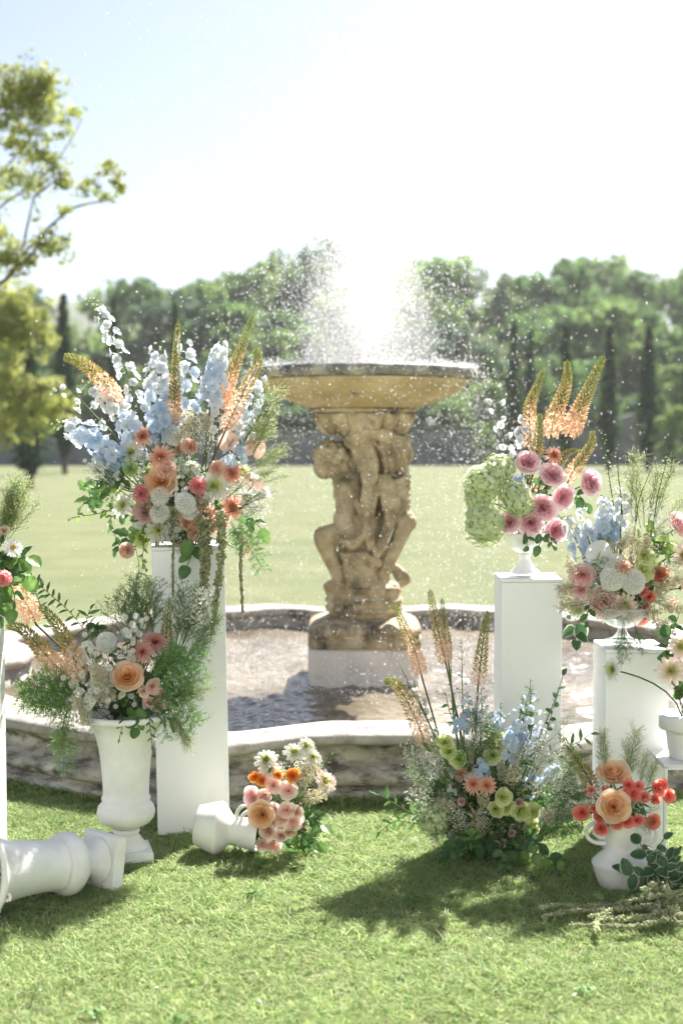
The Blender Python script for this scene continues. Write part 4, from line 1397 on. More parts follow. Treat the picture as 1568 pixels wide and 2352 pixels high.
# ---- foxtail lily spikes
def foxtail(A, pts, wz, note=None, dd=0.0, stem_to=None, warm=.45, d=None, d_tip=None):
    """pts: spike line from bottom to tip in the zoom frame; wz: half width there"""
    D0 = (d if d else A.d) + dd
    n = 40
    P = []
    for i, p in enumerate(pts):
        t = i / (len(pts) - 1)
        P.append(at(*A.z(*p), D0 + ((d_tip or 0) * t)))
    b = A.base() if stem_to is None else at(*A.z(*stem_to), D0)
    root = thing('foxtail_lily', note or ('peach and green foxtail lily spike ' + A.phrase), 'foxtail lily', b, 'foxtail lily spikes ' + A.phrase)
    C = [p - b for p in spline(P, n)]
    L = sum((C[i + 1] - C[i]).length for i in range(n - 1))
    rad = wz * .5 * D0 / F * 1.08
    sm = MB()
    S0 = [Vector((0, 0, 0)), C[0] * .5 + Vector((0, 0, .01)), C[0]]
    tube(sm, spline(S0, 8)[:-1] + C, [.0042] * 7 + [.004 - .003 * i / (n - 1) for i in range(n)], (.17, .2, .06) if warm < .6 else (.16, .12, .06), 6)
    part('stem', sm.mesh('stem', 'leaf'), root)
    r = A.r
    fb = MB()
    peach, peach2, gold, green = rgb(248, 218, 196), rgb(242, 194, 162), rgb(206, 192, 134), rgb(166, 178, 104)
    cnt = int(L / .0013)
    for i in range(cnt):
        t = (i + r.random()) / cnt
        k = t * (n - 1); a = min(int(k), n - 2); p = C[a].lerp(C[a + 1], k - a)
        tan = (C[a + 1] - C[a]).normalized()
        s1 = tan.cross(Vector((0, 1, .1))).normalized(); s2 = tan.cross(s1)
        an = i * 2.39996
        rr = rad * (min(1, .72 + t * 2.2) if t < .12 else 1) * (1 - max(0, t - .2) / .8 * .62) * (1 if t < .93 else max(.25, (1 - t) / .07))
        out = (s1 * cos(an) + s2 * sin(an)) * 1.0 + tan * (.35 + .5 * t)
        out.normalize()
        if t < warm * r.uniform(.45, 1.1):                     # open florets
            q = p + out * rr * r.uniform(.75, 1.1)
            col = mix(peach, peach2, r.random())
            m = axis_mtx(q, out, r.uniform(0, 6), rr * .3)
            for kk in range(5):
                an2 = kk * 1.2566
                v0 = m @ Vector((0, 0, -.1)); v1 = m @ Vector((cos(an2 - .38) * .75, sin(an2 - .38) * .75, .25)); v2 = m @ Vector((cos(an2) * 1.15, sin(an2) * 1.15, .3)); v3 = m @ Vector((cos(an2 + .38) * .75, sin(an2 + .38) * .75, .25))
                fb.add([tuple(v0), tuple(v1), tuple(v2), tuple(v3)], [(0, 1, 2, 3)], [mix(col, gold, .2), col, mix(col, (1, 1, 1), .12), col])
            for kk in range(2):
                e = q + (out + Vector((r.gauss(0, .4), r.gauss(0, .4), r.gauss(0, .4)))).normalized() * rr * .5
                sd = s1 * .0006
                fb.add([tuple(q - sd), tuple(q + sd), tuple(e)], [(0, 1, 2)], rgb(244, 190, 110))
        else:                                                   # buds
            q = p + out * rr * .85
            u = min(1, max(0, (t - warm) / max(.05, 1 - warm)))
            col = mix(gold, green, min(1, u * 1.3)) if r.random() > .2 else mix(peach, gold, u)
            bl = rr * .34 + .0012
            w_ = bl * .42
            a1 = out.cross(tan).normalized() * w_; a2 = out.cross(a1).normalized() * w_
            o_ = out * bl
            fb.add([tuple(q - o_), tuple(q + a1), tuple(q + a2), tuple(q - a1), tuple(q - a2), tuple(q + o_)],
                   [(0, 2, 1), (0, 3, 2), (0, 4, 3), (0, 1, 4), (5, 1, 2), (5, 2, 3), (5, 3, 4), (5, 4, 1)], col)
            if r.random() < .5:
                sd = tan * .0007
                fb.add([tuple(p - sd), tuple(p + sd), tuple(q)], [(0, 1, 2)], mix(col, green, .5))
    tag(part('florets', fb.mesh('florets', 'petal', False), root), kind='stuff')
    return root


# ---- delphinium
def delph_floret(c, c2, seed, bell=False):
    r = random.Random(seed); mb = MB()
    for k in range(5):
        e0 = .9 if bell else .55
        mb.merge(petal(.85, .44, e0, e0 - (.3 if bell else .45), .05, 0, .25, 5, 5, mix(c, c2, .4), mix(c, c2, r.random() * .3), lambda u: .35 + .65 * sin(pi * min(1, .2 + .62 * u)), ruf=.12, ph=r.uniform(0, 6)),
                 RZ(k * 1.2566 + r.gauss(0, .12)) @ Matrix.Rotation(r.gauss(0, .15), 4, 'Y'))
    for k in range(3):
        mb.merge(petal(.3, .14, .8, 1.2, .02, .02, .3, 3, 3, WHITE, mix(c, c2, .5)), RZ(k * 2.1))
    mb.merge(petal(.8, .07, -2.2, -2.4, 0, 0, .3, 3, 3, c, c2), Matrix.Identity(4))
    return mb.mesh('floret', 'petal')


def bud_mesh(c):
    mb = MB(); lathe(mb, [(.0, -1), (.45, -.6), (.6, 0), (.4, .6), (.0, 1)], 7, c); return mb.mesh('bud', 'petal')


DW, DB, DB2 = rgb(224, 226, 230), rgb(212, 222, 235), rgb(184, 207, 232)
DF = {'w': [delph_floret(DW, rgb(226, 234, 226), 1), delph_floret(DW, DB, 2)], 'p': [delph_floret(rgb(214, 228, 244), DW, 3), delph_floret(DB, DW, 4)],
      'b': [delph_floret(DB, DB2, 5), delph_floret(DB2, DB, 6)], 'bell': [delph_floret(DW, rgb(222, 232, 214), 7, True)], 'bb': [delph_floret(DB, DW, 8, True)]}
BUD = {'w': bud_mesh(rgb(220, 230, 200)), 'g': bud_mesh(rgb(170, 196, 130)), 'b': bud_mesh(rgb(190, 210, 226))}


def delphinium(A, pts, n, fz, style='wb', note=None, dd=0.0, bare=.25, top='w', dense=1.0):
    """style: letters from tip to base"""
    D0 = A.d + dd
    P = [at(*A.z(*p), D0 + A.r.uniform(-.02, .02)) for p in pts]
    b = A.base()
    what = {'w': 'white', 'p': 'pale blue', 'b': 'sky blue', 'l': 'bell flowered white', 'm': 'bell flowered blue'}
    name = 'white and blue' if len(set(style)) > 1 else what[style[0]]
    root = thing('delphinium', note or (name + ' delphinium spire ' + A.phrase), 'delphinium', b, name + ' delphiniums ' + A.phrase)
    m_ = 24
    C = [p - b for p in spline(P, m_)]
    sm = MB()
    tube(sm, spline([Vector((0, 0, 0)), C[0] * .5, C[0]], 6)[:-1] + C, [.0032] * 5 + [.0032 - .0022 * i / (m_ - 1) for i in range(m_)], (.13, .2, .07), 5)
    r = A.r
    spots = []
    n = max(5, int(n * .85))
    for i in range(n):
        t = (i + r.uniform(.1, .9)) / n
        k = t * (m_ - 1); a = min(int(k), m_ - 2); p = C[a].lerp(C[a + 1], k - a)
        tan = (C[a + 1] - C[a]).normalized()
        s1 = tan.cross(Vector((0, 1, .1))).normalized(); s2 = tan.cross(s1)
        an = i * 2.39996 + r.gauss(0, .3)
        out = (s1 * cos(an) + s2 * sin(an) * .9 + tan * .3 + Vector((0, -.35, 0))).normalized()
        size = fz * .38 * D0 / F * (1 - .45 * max(0, t - .5) / .5) * r.uniform(.85, 1.15)
        q = p + out * size * r.uniform(.75, 1.25) * dense
        tube(sm, [p, q - out * size * .1], .0013, (.15, .22, .09), 3, False)
        spots.append((t, q, out, size))
    part('stem', sm.mesh('stem', 'leaf'), root)
    for (t, q, out, size) in spots:
        if t > 1 - bare:
            part('bud', BUD[top if r.random() < .7 else 'g'], root, axis_mtx(q, out + Vector((0, 0, -.5)), 0, size * .38))
        else:
            s = style[min(len(style) - 1, int((1 - t) * len(style)))]
            f = {'l': 'bell', 'm': 'bb'}.get(s, s)
            o2 = out + (Vector((0, -.2, -.7)) if s in 'lm' else Vector((0, -.25, 0)))
            me = DF[f][r.randrange(len(DF[f]))]
            part('floret', me, root, axis_mtx(q, o2, r.uniform(0, 6), size))
    return root


# ---- foliage
def leaf_mesh(shape, c, c2, seed, var=None):
    """unit length leaf along +X lying flat, folded along the midrib"""
    r = random.Random(seed)
    wf = {'long': lambda t: .16 * sin(pi * min(1, t * .97 + .03)) ** .8, 'oval': lambda t: .34 * sin(pi * min(1, .03 + .97 * t)) ** .62,
          'ivy': lambda t: .36 * (sin(pi * min(1, .05 + .95 * t)) ** .5) * (1 + .22 * cos(t * 15)) * (1.15 - .5 * t), 'wide': lambda t: .42 * sin(pi * min(1, .04 + .96 * t ** .8)) ** .6}[shape]
    mb = MB(); nu, nv = 9, 7
    bend = r.uniform(.15, .35)
    for i in range(nu):
        t = i / (nu - 1)
        for j in range(nv):
            s = 2 * j / (nv - 1) - 1
            z = -bend * t * t + .25 * abs(s) * wf(t) + .02 * sin(t * 14 + s * 3 + seed)
            mb.v.append((t * (1 - .08 * bend), s * wf(t), z))
            k = abs(s) ** 6 if var else 0
            col = mix(c, c2, .25 + .5 * (1 - abs(s)) * r.random())
            mb.c.append(mix(col, var, k) if var and (abs(s) > .8 or i == nu - 1) else col)
    for i in range(nu - 1):
        for j in range(nv - 1):
            q = i * nv + j; mb.f.append((q, q + 1, q + nv + 1, q + nv))
    return mb.mesh('leaf', 'leaf')


DG, MG, YG = (.055, .13, .045), (.12, .245, .065), (.26, .4, .1)
LF = {'ivy': [leaf_mesh('ivy', MG, YG, 1), leaf_mesh('ivy', DG, MG, 2)], 'wide': [leaf_mesh('wide', DG, MG, 3), leaf_mesh('wide', MG, YG, 4)],
      'long': [leaf_mesh('long', DG, MG, 5), leaf_mesh('long', MG, MG, 6)], 'oval': [leaf_mesh('oval', DG, MG, 7), leaf_mesh('oval', DG, DG, 8)],
      'lime': [leaf_mesh('ivy', YG, (.28, .36, .08), 9)], 'var': [leaf_mesh('wide', (.05, .12, .05), (.08, .16, .07), 10, (.62, .66, .5)), leaf_mesh('wide', (.04, .1, .045), (.07, .15, .06), 11, (.55, .62, .42))]}


def sprig(A, pts, shape, n, lz, note=None, dd=0.0, name='leafy_sprig', d=None, base=None, cat='foliage'):
    """a stem with single leaves; pts from its foot to its tip in the zoom frame"""
    D0 = (d if d else A.d) + dd
    P = [at(*A.z(*p), D0 + A.r.uniform(-.02, .02)) for p in pts]
    b = Vector(base) if base is not None else A.base()
    txt = {'ivy': 'green ivy leaved', 'wide': 'broad leaved green', 'long': 'narrow leaved green', 'oval': 'dark oval leaved', 'lime': 'lime green leaved', 'var': 'white edged variegated'}[shape]
    root = thing(name, note or (txt + ' sprig ' + A.phrase), cat, b, txt + ' sprigs ' + A.phrase)
    m_ = 16
    C = [p - b for p in spline(P, m_)]
    sm = MB(); tube(sm, spline([Vector((0, 0, 0)), C[0] * .5, C[0]], 5)[:-1] + C, .0016, (.1, .13, .05), 5)
    part('stem', sm.mesh('stem', 'leaf'), root)
    r = A.r; L0 = lz * .5 * D0 / F
    for i in range(n):
        t = (i + .5) / n if i < n - 1 else 1
        k = t * (m_ - 1); a = min(int(k), m_ - 2); p = C[a].lerp(C[a + 1], k - a)
        tan = (C[a + 1] - C[a]).normalized()
        s1 = tan.cross(Vector((r.gauss(0, .4), 1, r.gauss(0, .4)))).normalized() * (1 if i % 2 else -1)
        dirv = (s1 * (.9 if i < n - 1 else .05) + tan * .6 + Vector((0, r.gauss(-.15, .3), r.gauss(-.1, .2)))).normalized()
        nrm = Vector((r.gauss(0, .4), -.8, .7 + r.gauss(0, .4)))
        y_ = nrm.cross(dirv).normalized(); z_ = dirv.cross(y_)
        mm = Matrix((dirv, y_, z_)).transposed().to_4x4(); mm.translation = p
        mm = mm @ Matrix.Scale(L0 * r.uniform(.75, 1.2), 4)
        part('leaf', LF[shape][r.randrange(len(LF[shape]))], root, mm)
    return root


def random_sprigs(A, n, shape, lz, nl, rx, rz, back=.12, note=None):
    """filling greenery: sprigs reaching from the foot of the arrangement into its mass (rx, rz in metres)"""
    for i in range(n):
        r = A.r
        a = r.uniform(0, 2 * pi); q = r.uniform(.45, 1.0)
        tip = A.core + Vector((cos(a) * rx * q, r.uniform(-.02, back), sin(a) * rz * q))
        b = A.base()
        mid = b.lerp(tip, .55) + Vector((r.gauss(0, .03), r.gauss(0, .03), .03))
        txt = {'ivy': 'green ivy leaved', 'wide': 'broad leaved green', 'long': 'narrow leaved green', 'oval': 'dark oval leaved', 'lime': 'lime green leaved', 'var': 'variegated'}[shape]
        root = thing('leafy_sprig', note or (txt + ' sprig ' + A.phrase), 'foliage', b, txt + ' sprigs ' + A.phrase)
        C = [p - b for p in spline([b, mid, tip], 14)]
        sm = MB(); tube(sm, C, .0016, (.1, .13, .05), 5); part('stem', sm.mesh('stem', 'leaf'), root)
        L0 = lz
        for k in range(nl):
            t = .25 + .75 * (k + .5) / nl
            u = t * 13; c = min(int(u), 12); p = C[c].lerp(C[c + 1], u - c); tan = (C[c + 1] - C[c]).normalized()
            s1 = tan.cross(Vector((r.gauss(0, .5), 1, r.gauss(0, .5)))).normalized() * (1 if k % 2 else -1)
            dv = (s1 * .9 + tan * .6 + Vector((0, r.gauss(-.15, .4), r.gauss(-.1, .3)))).normalized()
            nrm = Vector((r.gauss(0, .5), -.7, .7 + r.gauss(0, .4))); y_ = nrm.cross(dv).normalized(); z_ = dv.cross(y_)
            mm = Matrix((dv, y_, z_)).transposed().to_4x4(); mm.translation = p
            part('leaf', LF[shape][r.randrange(len(LF[shape]))], root, mm @ Matrix.Scale(L0 * r.uniform(.7, 1.2), 4))


def airy_mesh(seed, tipcol, stemcol, kind, nb=16, sub=7):
    """branched sprig of unit length along +Z: kind 'fern', 'gyp', 'grass', 'twig', 'cream'"""
    r = random.Random(seed); mb = MB()
    tube(mb, spline([(0, 0, 0), (.03, 0, .4), (.01, .02, .75), (0, 0, 1)], 8), [.006, .006, .005, .005, .004, .004, .003, .002], stemcol, 4, False)
    for i in range(nb):
        t = .22 + .76 * (i + r.random()) / nb
        a = i * 2.4 + r.gauss(0, .4)
        L = (.36 if kind != 'grass' else .2) * (1 - .55 * t) * r.uniform(.7, 1.3)
        up = .8 if kind != 'fern' else .35
        p0 = Vector((.02 * sin(t * 3), 0, t)); d0 = Vector((cos(a), sin(a), up)).normalized()
        p1 = p0 + d0 * L + Vector((0, 0, -.05 * L if kind == 'fern' else .05))
        tube(mb, [p0, (p0 + p1) / 2 + Vector((0, 0, .02)), p1], [.0035, .003, .002], stemcol, 3, False)
        for k in range(sub):
            u = .3 + .7 * (k + r.random()) / sub
            b0 = p0.lerp(p1, u); d1 = (d0 + Vector((r.gauss(0, .8), r.gauss(0, .8), r.gauss(.1, .6)))).normalized()
            ll = r.uniform(.05, .12)
            e = b0 + d1 * ll
            sd = d1.cross(Vector((0, 0, 1))).normalized() * .0022
            mb.add([tuple(b0 - sd), tuple(b0 + sd), tuple(e)], [(0, 1, 2)], stemcol)
            if kind == 'fern':
                for q in range(5):
                    c = b0.lerp(e, (q + 1) / 5); dd = Vector((r.gauss(0, 1), r.gauss(0, 1), r.gauss(0, 1))).normalized() * .034
                    s_ = dd.cross(Vector((r.gauss(0, 1), r.gauss(0, 1), 1))).normalized() * .007
                    mb.add([tuple(c - s_), tuple(c + s_), tuple(c + dd)], [(0, 1, 2)], mix(tipcol[0], tipcol[1], r.random()))
            elif kind in ('gyp', 'cream'):
                for q in range(1 if kind == 'gyp' else 4):
                    c = e + Vector((r.gauss(0, .012), r.gauss(0, .012), r.gauss(0, .012))) * (0 if kind == 'gyp' else 1.4)
                    m = axis_mtx(c, (r.gauss(0, .6), -1, r.gauss(.4, .6)), r.uniform(0, 6), (.023 if kind == 'gyp' else .022) * r.uniform(.6, 1.3))
                    col = mix(tipcol[0], tipcol[1], r.random())
                    ring = [tuple(m @ Vector((cos(w * 1.047) * (1 if w % 2 else .75), sin(w * 1.047) * (1 if w % 2 else .75), .25))) for w in range(6)]
                    mb.add([tuple(m @ Vector((0, 0, -.15)))] + ring, [(0, 1 + w, 1 + (w + 1) % 6) for w in range(6)], col)
            else:
                for q in range(4 if kind == 'twig' else 5):
                    c = b0.lerp(e, (q + 1) / 4); dd = (d1 * .6 + Vector((r.gauss(0, .7), r.gauss(0, .7), r.gauss(.2, .6)))).normalized() * (.03 if kind == 'twig' else .014)
                    s_ = dd.cross(Vector((r.gauss(0, 1), r.gauss(0, 1), 1))).normalized() * (.007 if kind == 'twig' else .008)
                    mb.add([tuple(c - s_), tuple(c + dd * .5 + s_), tuple(c + dd), tuple(c + dd * .5 - s_)], [(0, 1, 2, 3)], mix(tipcol[0], tipcol[1], r.random()))
    return mb.mesh('airy_sprig', 'leaf', False)


AIR = {'fern': [airy_mesh(s, ((.15, .33, .08), (.3, .5, .16)), (.17, .29, .09), 'fern', 20, 9) for s in (1, 2, 3)],
       'gyp': [airy_mesh(s, ((.8, .8, .74), (.7, .7, .56)), (.13, .19, .07), 'gyp', 16, 6) for s in (4, 5, 6)],
       'cream': [airy_mesh(s, ((.78, .72, .55), (.6, .54, .36)), (.13, .17, .06), 'cream', 14, 8) for s in (7, 8)],
       'grass': [airy_mesh(s, ((.3, .38, .14), (.5, .52, .28)), (.18, .26, .08), 'grass', 22, 7) for s in (9, 10)],
       'twig': [airy_mesh(s, ((.12, .22, .07), (.3, .4, .16)), (.12, .18, .07), 'twig', 18, 8) for s in (11, 12)]}
AIRTXT = {'fern': ('asparagus_fern', 'feathery bright green fern spray'), 'gyp': ('white_filler_spray', 'tiny white flowered filler spray'), 'cream': ('cream_filler_spray', 'cream clustered filler spray'),
          'grass': ('seed_grass', 'airy seeding grass stem'), 'twig': ('leafy_twig', 'fine leaved upright twig')}


def airy(A, kind, x, y, tx, ty, dd=0.0, jitter=.0, n=1, wide=1.0):
    """airy sprig from foot (x, y) to tip (tx, ty) in the zoom frame"""
    for i in range(n):
        r = A.r
        d0 = A.d + dd + r.uniform(-.04, .04)
        jx, jy = r.gauss(0, jitter), r.gauss(0, jitter)
        p0 = at(*A.z(x + jx * .4, y + jy * .4), d0); p1 = at(*A.z(tx + jx, ty + jy), d0 + r.uniform(-.06, .04))
        v = p1 - p0
        AIRQ.setdefault((A.phrase, kind), []).append(axis_mtx(p0, v, r.uniform(0, 6.28), v.length))


def random_airy(A, kind, n, rx, rz, yo=-.06, inner=.35, outer=1.0):
    """filler sprays standing out of the whole mass of an arrangement"""
    r = A.r
    for i in range(n):
        a = r.uniform(0, 2 * pi); q = inner + (outer - inner) * sqrt(r.random())
        tip = A.core + Vector((cos(a) * rx * q, yo + r.uniform(-.05, .1), sin(a) * rz * q))
        p0 = A.core.lerp(tip, max(0, 1 - .13 / (tip - A.core).length)) + Vector((r.gauss(0, .02), .04, r.gauss(0, .02)))
        v = tip - p0
        AIRQ.setdefault((A.phrase, kind), []).append(axis_mtx(p0, v, r.uniform(0, 6.28), max(.09, v.length)))


def flush_airy():
    for (phrase, kind), ms_ in AIRQ.items():
        nm, txt = AIRTXT[kind]
        scatter(nm, [tuple(m_.translation) for m_ in ms_], [m_.to_scale()[0] for m_ in ms_], [tuple(m_.to_euler()) for m_ in ms_], AIR[kind], txt + 's ' + phrase, nm.split('_')[-1])


AIRQ = {}


# ---- asters
def aster_head():
    mb = MB()
    for i in range(12):
        mb.merge(petal(.8, .15, .15, -.1, .2, 0, .2, 3, 3, WHITE, WHITE, lambda u: sin(pi * (.2 + .65 * u)) ** .5), RZ(i * .5236))
    e_ = MB(); lathe(e_, [(.0, -.05), (.28, .02), (.2, .14), (.0, .18)], 8, rgb(222, 214, 110)); mb.merge(e_, Matrix.Identity(4))
    return mb.mesh('flower_head', 'petal')


ASTER = aster_head()


def asters(A, heads, rz, dd=0.0, note=None):
    b = A.base()
    root = thing('aster_spray', note or ('spray of small white asters ' + A.phrase), 'aster', b, 'white aster sprays ' + A.phrase)
    sm = MB(); r = A.r
    pos = []
    for (x, y) in heads:
        d = A.d - .1 + dd + r.uniform(-.03, .03)
        pos.append(at(*A.z(x, y), d) - b)
    cen = sum(pos, Vector()) / len(pos)
    knot = cen * .72
    tube(sm, spline([Vector((0, 0, 0)), knot * .5 + Vector((0, 0, .02)), knot], 6), .0018, STEM, 5)
    for p in pos: tube(sm, [knot, (knot + p) / 2 + Vector((0, .01, .005)), p + Vector((0, .004, 0))], .001, STEM, 4, False)
    part('stem', sm.mesh('stem', 'leaf'), root)
    for p in pos:
        part('flower_head', ASTER, root, axis_mtx(p, (r.gauss(0, .4), -1, .3 + r.gauss(0, .35)), r.uniform(0, 6), rz * .5 * A.d / F * r.uniform(.8, 1.15)))


def cluster(A, x, y, rx, ry, n, rz, note=None, dd=0.0):
    asters(A, [(x + A.r.gauss(0, rx), y + A.r.gauss(0, ry)) for _ in range(n)], rz, dd, note)


# ---- hanging amaranth
BLOB = MB()
_bm = bmesh.new(); bmesh.ops.create_icosphere(_bm, subdivisions=1, radius=1)
BLOB.v = [tuple(v.co) for v in _bm.verts]; BLOB.f = [tuple(v.index for v in f.verts) for f in _bm.faces]; BLOB.c = [(1, 1, 1)] * len(BLOB.v); _bm.free()


def amaranth(A, P, r0, r1, label, group, base=None, cols=((.3, .32, .13), (.46, .46, .24)), dens=1.0):
    """rope of tiny flower beads along the world points P"""
    b = Vector(base) if base is not None else Vector(P[0])
    root = thing('amaranth_tassel', label, 'amaranth', b, group)
    n = 30
    C = [p - b for p in spline([Vector(p) for p in P], n)]
    sm = MB(); tube(sm, C, .0016, (.2, .2, .08), 5)
    part('stem', sm.mesh('stem', 'leaf'), root)
    r = A.r; mb = MB()
    L = sum((C[i + 1] - C[i]).length for i in range(n - 1))
    cnt = int(L / (.3 * (r0 + r1) / 2) * 7 * dens)
    for i in range(cnt):
        t = (i + r.random()) / cnt; k = t * (n - 1); a = min(int(k), n - 2); p = C[a].lerp(C[a + 1], k - a)
        rad = (r0 + (r1 - r0) * t) * (1 + .22 * sin(t * 41) + .12 * sin(t * 97 + 1))
        off = Vector((r.gauss(0, 1), r.gauss(0, 1), r.gauss(0, 1))).normalized() * rad * r.uniform(.4, .9)
        s_ = rad * r.uniform(.2, .34)
        mb.merge(BLOB, Matrix.Translation(p + off) @ Matrix.Scale(s_, 4), mix(cols[0], cols[1], r.random()))
    tag(part('flower_beads', mb.mesh('flower_beads', 'leaf'), root), kind='stuff')


# ================================================================== the flowers, arrangement by arrangement
# ---- A: tall bouquet on the pedestal behind the urn
A = Arr((PA.x - .01, 5.9, 1.21), at(400, 1140, 5.86), 'in the bouquet behind the urn', Z1, 1, .07)
pA = A.phrase
foxtail(A, [(545, 600), (500, 525), (430, 440), (350, 385), (295, 370)], 46, 'golden foxtail lily leaning out sideways ' + pA, .0)
foxtail(A, [(798, 690), (803, 560), (808, 380), (820, 195)], 33, 'upright foxtail lily between white delphiniums ' + pA, -.03, warm=.3)
foxtail(A, [(1010, 620), (1045, 500), (1100, 350), (1168, 162)], 38, 'longest foxtail lily with its tip before the fountain spray ' + pA, .05)
foxtail(A, [(1030, 720), (1080, 610), (1145, 480), (1187, 390), (1175, 330)], 36, 'hooked foxtail lily beside the fountain bowl ' + pA, -.08, warm=.5)
foxtail(A, [(1025, 620), (1040, 540), (1065, 450)], 36, 'short peach foxtail lily half hidden ' + pA, .1, warm=1)
delphinium(A, [(650, 650), (600, 480), (530, 320), (480, 190), (440, 125), (390, 115)], 44, 38, 'wwwww', 'longest white delphinium with nodding bud tip ' + pA, 0, .36)
delphinium(A, [(740, 760), (735, 600), (725, 450), (730, 300)], 46, 52, 'wwwpbb', 'upright white delphinium turning blue downward ' + pA, .02, .1)
delphinium(A, [(735, 740), (742, 660), (738, 560)], 16, 50, 'bb', None, -.04, 0)
delphinium(A, [(890, 660), (870, 500), (855, 360), (838, 230)], 26, 44, 'wwpb', None, .06, .12)
delphinium(A, [(965, 590), (985, 480), (1000, 400), (1020, 310)], 34, 52, 'wpp', 'dense pale blue delphinium spike ' + pA, 0, 0, dense=.8)
delphinium(A, [(640, 740), (575, 640), (510, 580), (430, 520), (350, 490)], 34, 46, 'lwwp', None, 0, .25)
delphinium(A, [(590, 880), (500, 810), (420, 745), (330, 705), (250, 670)], 44, 52, 'lwpbpb', 'sky blue delphinium lying outward ' + pA, -.02, .22)
delphinium(A, [(520, 720), (440, 640), (350, 550), (260, 510)], 14, 36, 'll', 'bell flowered delphinium reaching farthest sideways ' + pA, .03, 0)
delphinium(A, [(1090, 760), (1130, 640), (1170, 520), (1205, 380)], 26, 44, 'wwpw', None, .05, .12)
delphinium(A, [(960, 720), (990, 640), (1005, 560)], 16, 40, 'ww', None, .05, .1)
delphinium(A, [(1050, 880), (1080, 820), (1100, 740)], 14, 46, 'bp', None, 0, 0)
delphinium(A, [(640, 860), (600, 740), (560, 640)], 26, 48, 'wpp', None, .02, .05)
delphinium(A, [(560, 900), (500, 840), (470, 780)], 18, 50, 'bb', None, -.02, 0)
delphinium(A, [(800, 740), (780, 690), (760, 640)], 12, 48, 'bb', None, -.02, 0)
delphinium(A, [(1120, 760), (1180, 660), (1230, 590)], 10, 34, 'l', None, 0, .2)
for (x, y, r_, nt_) in [(658, 738, 54, 'with a green leaf across it'), (740, 832, 60, 'below the white pompons'), (1065, 905, 54, 'next to the big white dahlia'), (945, 1092, 54, 'low beside the double white pompon'),
                        (1064, 1060, 62, 'widest of its kind'), (858, 1130, 45, 'half hidden in shade')]:
    flower(A, 'dahlia_peach', x, y, r_, note='spiky peach dahlia ' + nt_ + ' ' + pA)
for (x, y, r_) in [(600, 815, 58), (985, 966, 66), (570, 1052, 52), (732, 1165, 58)]: flower(A, 'dahlia_white', x, y, r_)
flower(A, 'carnation_green', 605, 885, 46)
for (k_, x, y, r_) in [('carnation_blush', 820, 800, 30), ('carnation_blush', 930, 1010, 36), ('dahlia_white', 1130, 1020, 40), ('carnation_blush', 1010, 1130, 38), ('carnation_green', 690, 900, 34), ('dahlia_blush', 800, 1090, 36), ('pompon', 640, 1130, 34),
                       ('carnation_blush', 690, 1110, 34), ('lisianthus', 1110, 890, 34), ('lisianthus', 520, 960, 36), ('carnation_blush', 960, 1160, 34), ('lisianthus', 650, 1200, 40), ('dahlia_white', 880, 880, 32)]:
    flower(A, k_, x, y, r_, .04)
for (x, y, r_) in [(797, 728, 46), (735, 1010, 44), (735, 1088, 46), (852, 1042, 48), (872, 1082, 40)]: flower(A, 'pompon', x, y, r_, dd=-.02 if y == 1042 else 0)
for (x, y, r_) in [(870, 785, 44), (770, 890, 48), (993, 885, 42), (895, 1178, 42), (828, 1262, 42), (588, 1255, 40)]: flower(A, 'carnation_blush', x, y, r_)
flower(A, 'carnation_pink', 655, 1000, 46); flower(A, 'carnation_pink', 908, 965, 42)
flower(A, 'rose_peach', 738, 938, 62); flower(A, 'rose_mauve', 662, 1078, 48)
flower(A, 'anthurium_peach', 1050, 770, 52, face=(.1, -1, .25)); flower(A, 'anthurium_peach', 1167, 795, 55, face=(.25, -1, .1))
flower(A, 'anthurium_peach', 1160, 955, 52, face=(.35, -.7, .65)); flower(A, 'anthurium_peach', 1135, 1260, 50, dd=.05, face=(.95, -.35, -.1), note='drooping pale anthurium hanging beside the pedestal ' + pA)
for (x, y, rx, n_) in [(440, 880, 25, 9), (500, 900, 25, 8), (850, 880, 22, 9), (835, 1000, 22, 9), (1205, 1010, 28, 10), (800, 1190, 20, 7), (1170, 900, 16, 5), (480, 870, 20, 6)]:
    cluster(A, x, y, rx, rx, n_, 12)
for (x, y, tx, ty, n_) in [(900, 800, 900, 650, 3), (960, 800, 940, 670, 2), (930, 860, 960, 740, 3), (1080, 1000, 1220, 1000, 3), (1050, 1050, 1210, 1080, 3), (860, 960, 830, 860, 2), (960, 1180, 950, 1020, 2), (780, 1250, 800, 1130, 3),
                           (600, 950, 440, 900, 3), (1000, 1000, 1110, 960, 2), (840, 1140, 830, 1240, 2)]:
    airy(A, 'gyp', x, y, tx, ty, -.08, 14, n_)
for (x, y, tx, ty, n_) in [(880, 760, 880, 640, 3), (820, 830, 840, 730, 2), (930, 740, 940, 650, 3)]: airy(A, 'cream', x, y, tx, ty, -.05, 14, n_)
for (x, y, tx, ty, n_) in [(1100, 850, 1250, 660, 3), (1120, 900, 1290, 800, 4), (1140, 950, 1290, 900, 4), (1080, 780, 1240, 720, 3), (1130, 880, 1260, 540, 2)]: airy(A, 'grass', x, y, tx, ty, .0, 22, n_)
for (x, y, tx, ty, n_) in [(1060, 1120, 1130, 1260, 3), (1100, 1150, 1220, 1330, 2), (1090, 1120, 1170, 1220, 3), (1060, 1150, 1080, 1240, 3), (560, 1060, 430, 980, 2)]: airy(A, 'fern', x, y, tx, ty, -.02, 16, n_)
sprig(A, [(620, 980), (520, 970), (430, 1010), (380, 1050)], 'ivy', 8, 66)
sprig(A, [(640, 1060), (540, 1080), (450, 1060), (400, 980)], 'ivy', 7, 62)
sprig(A, [(560, 1060), (450, 1090), (380, 1100), (330, 1110)], 'lime', 7, 28)
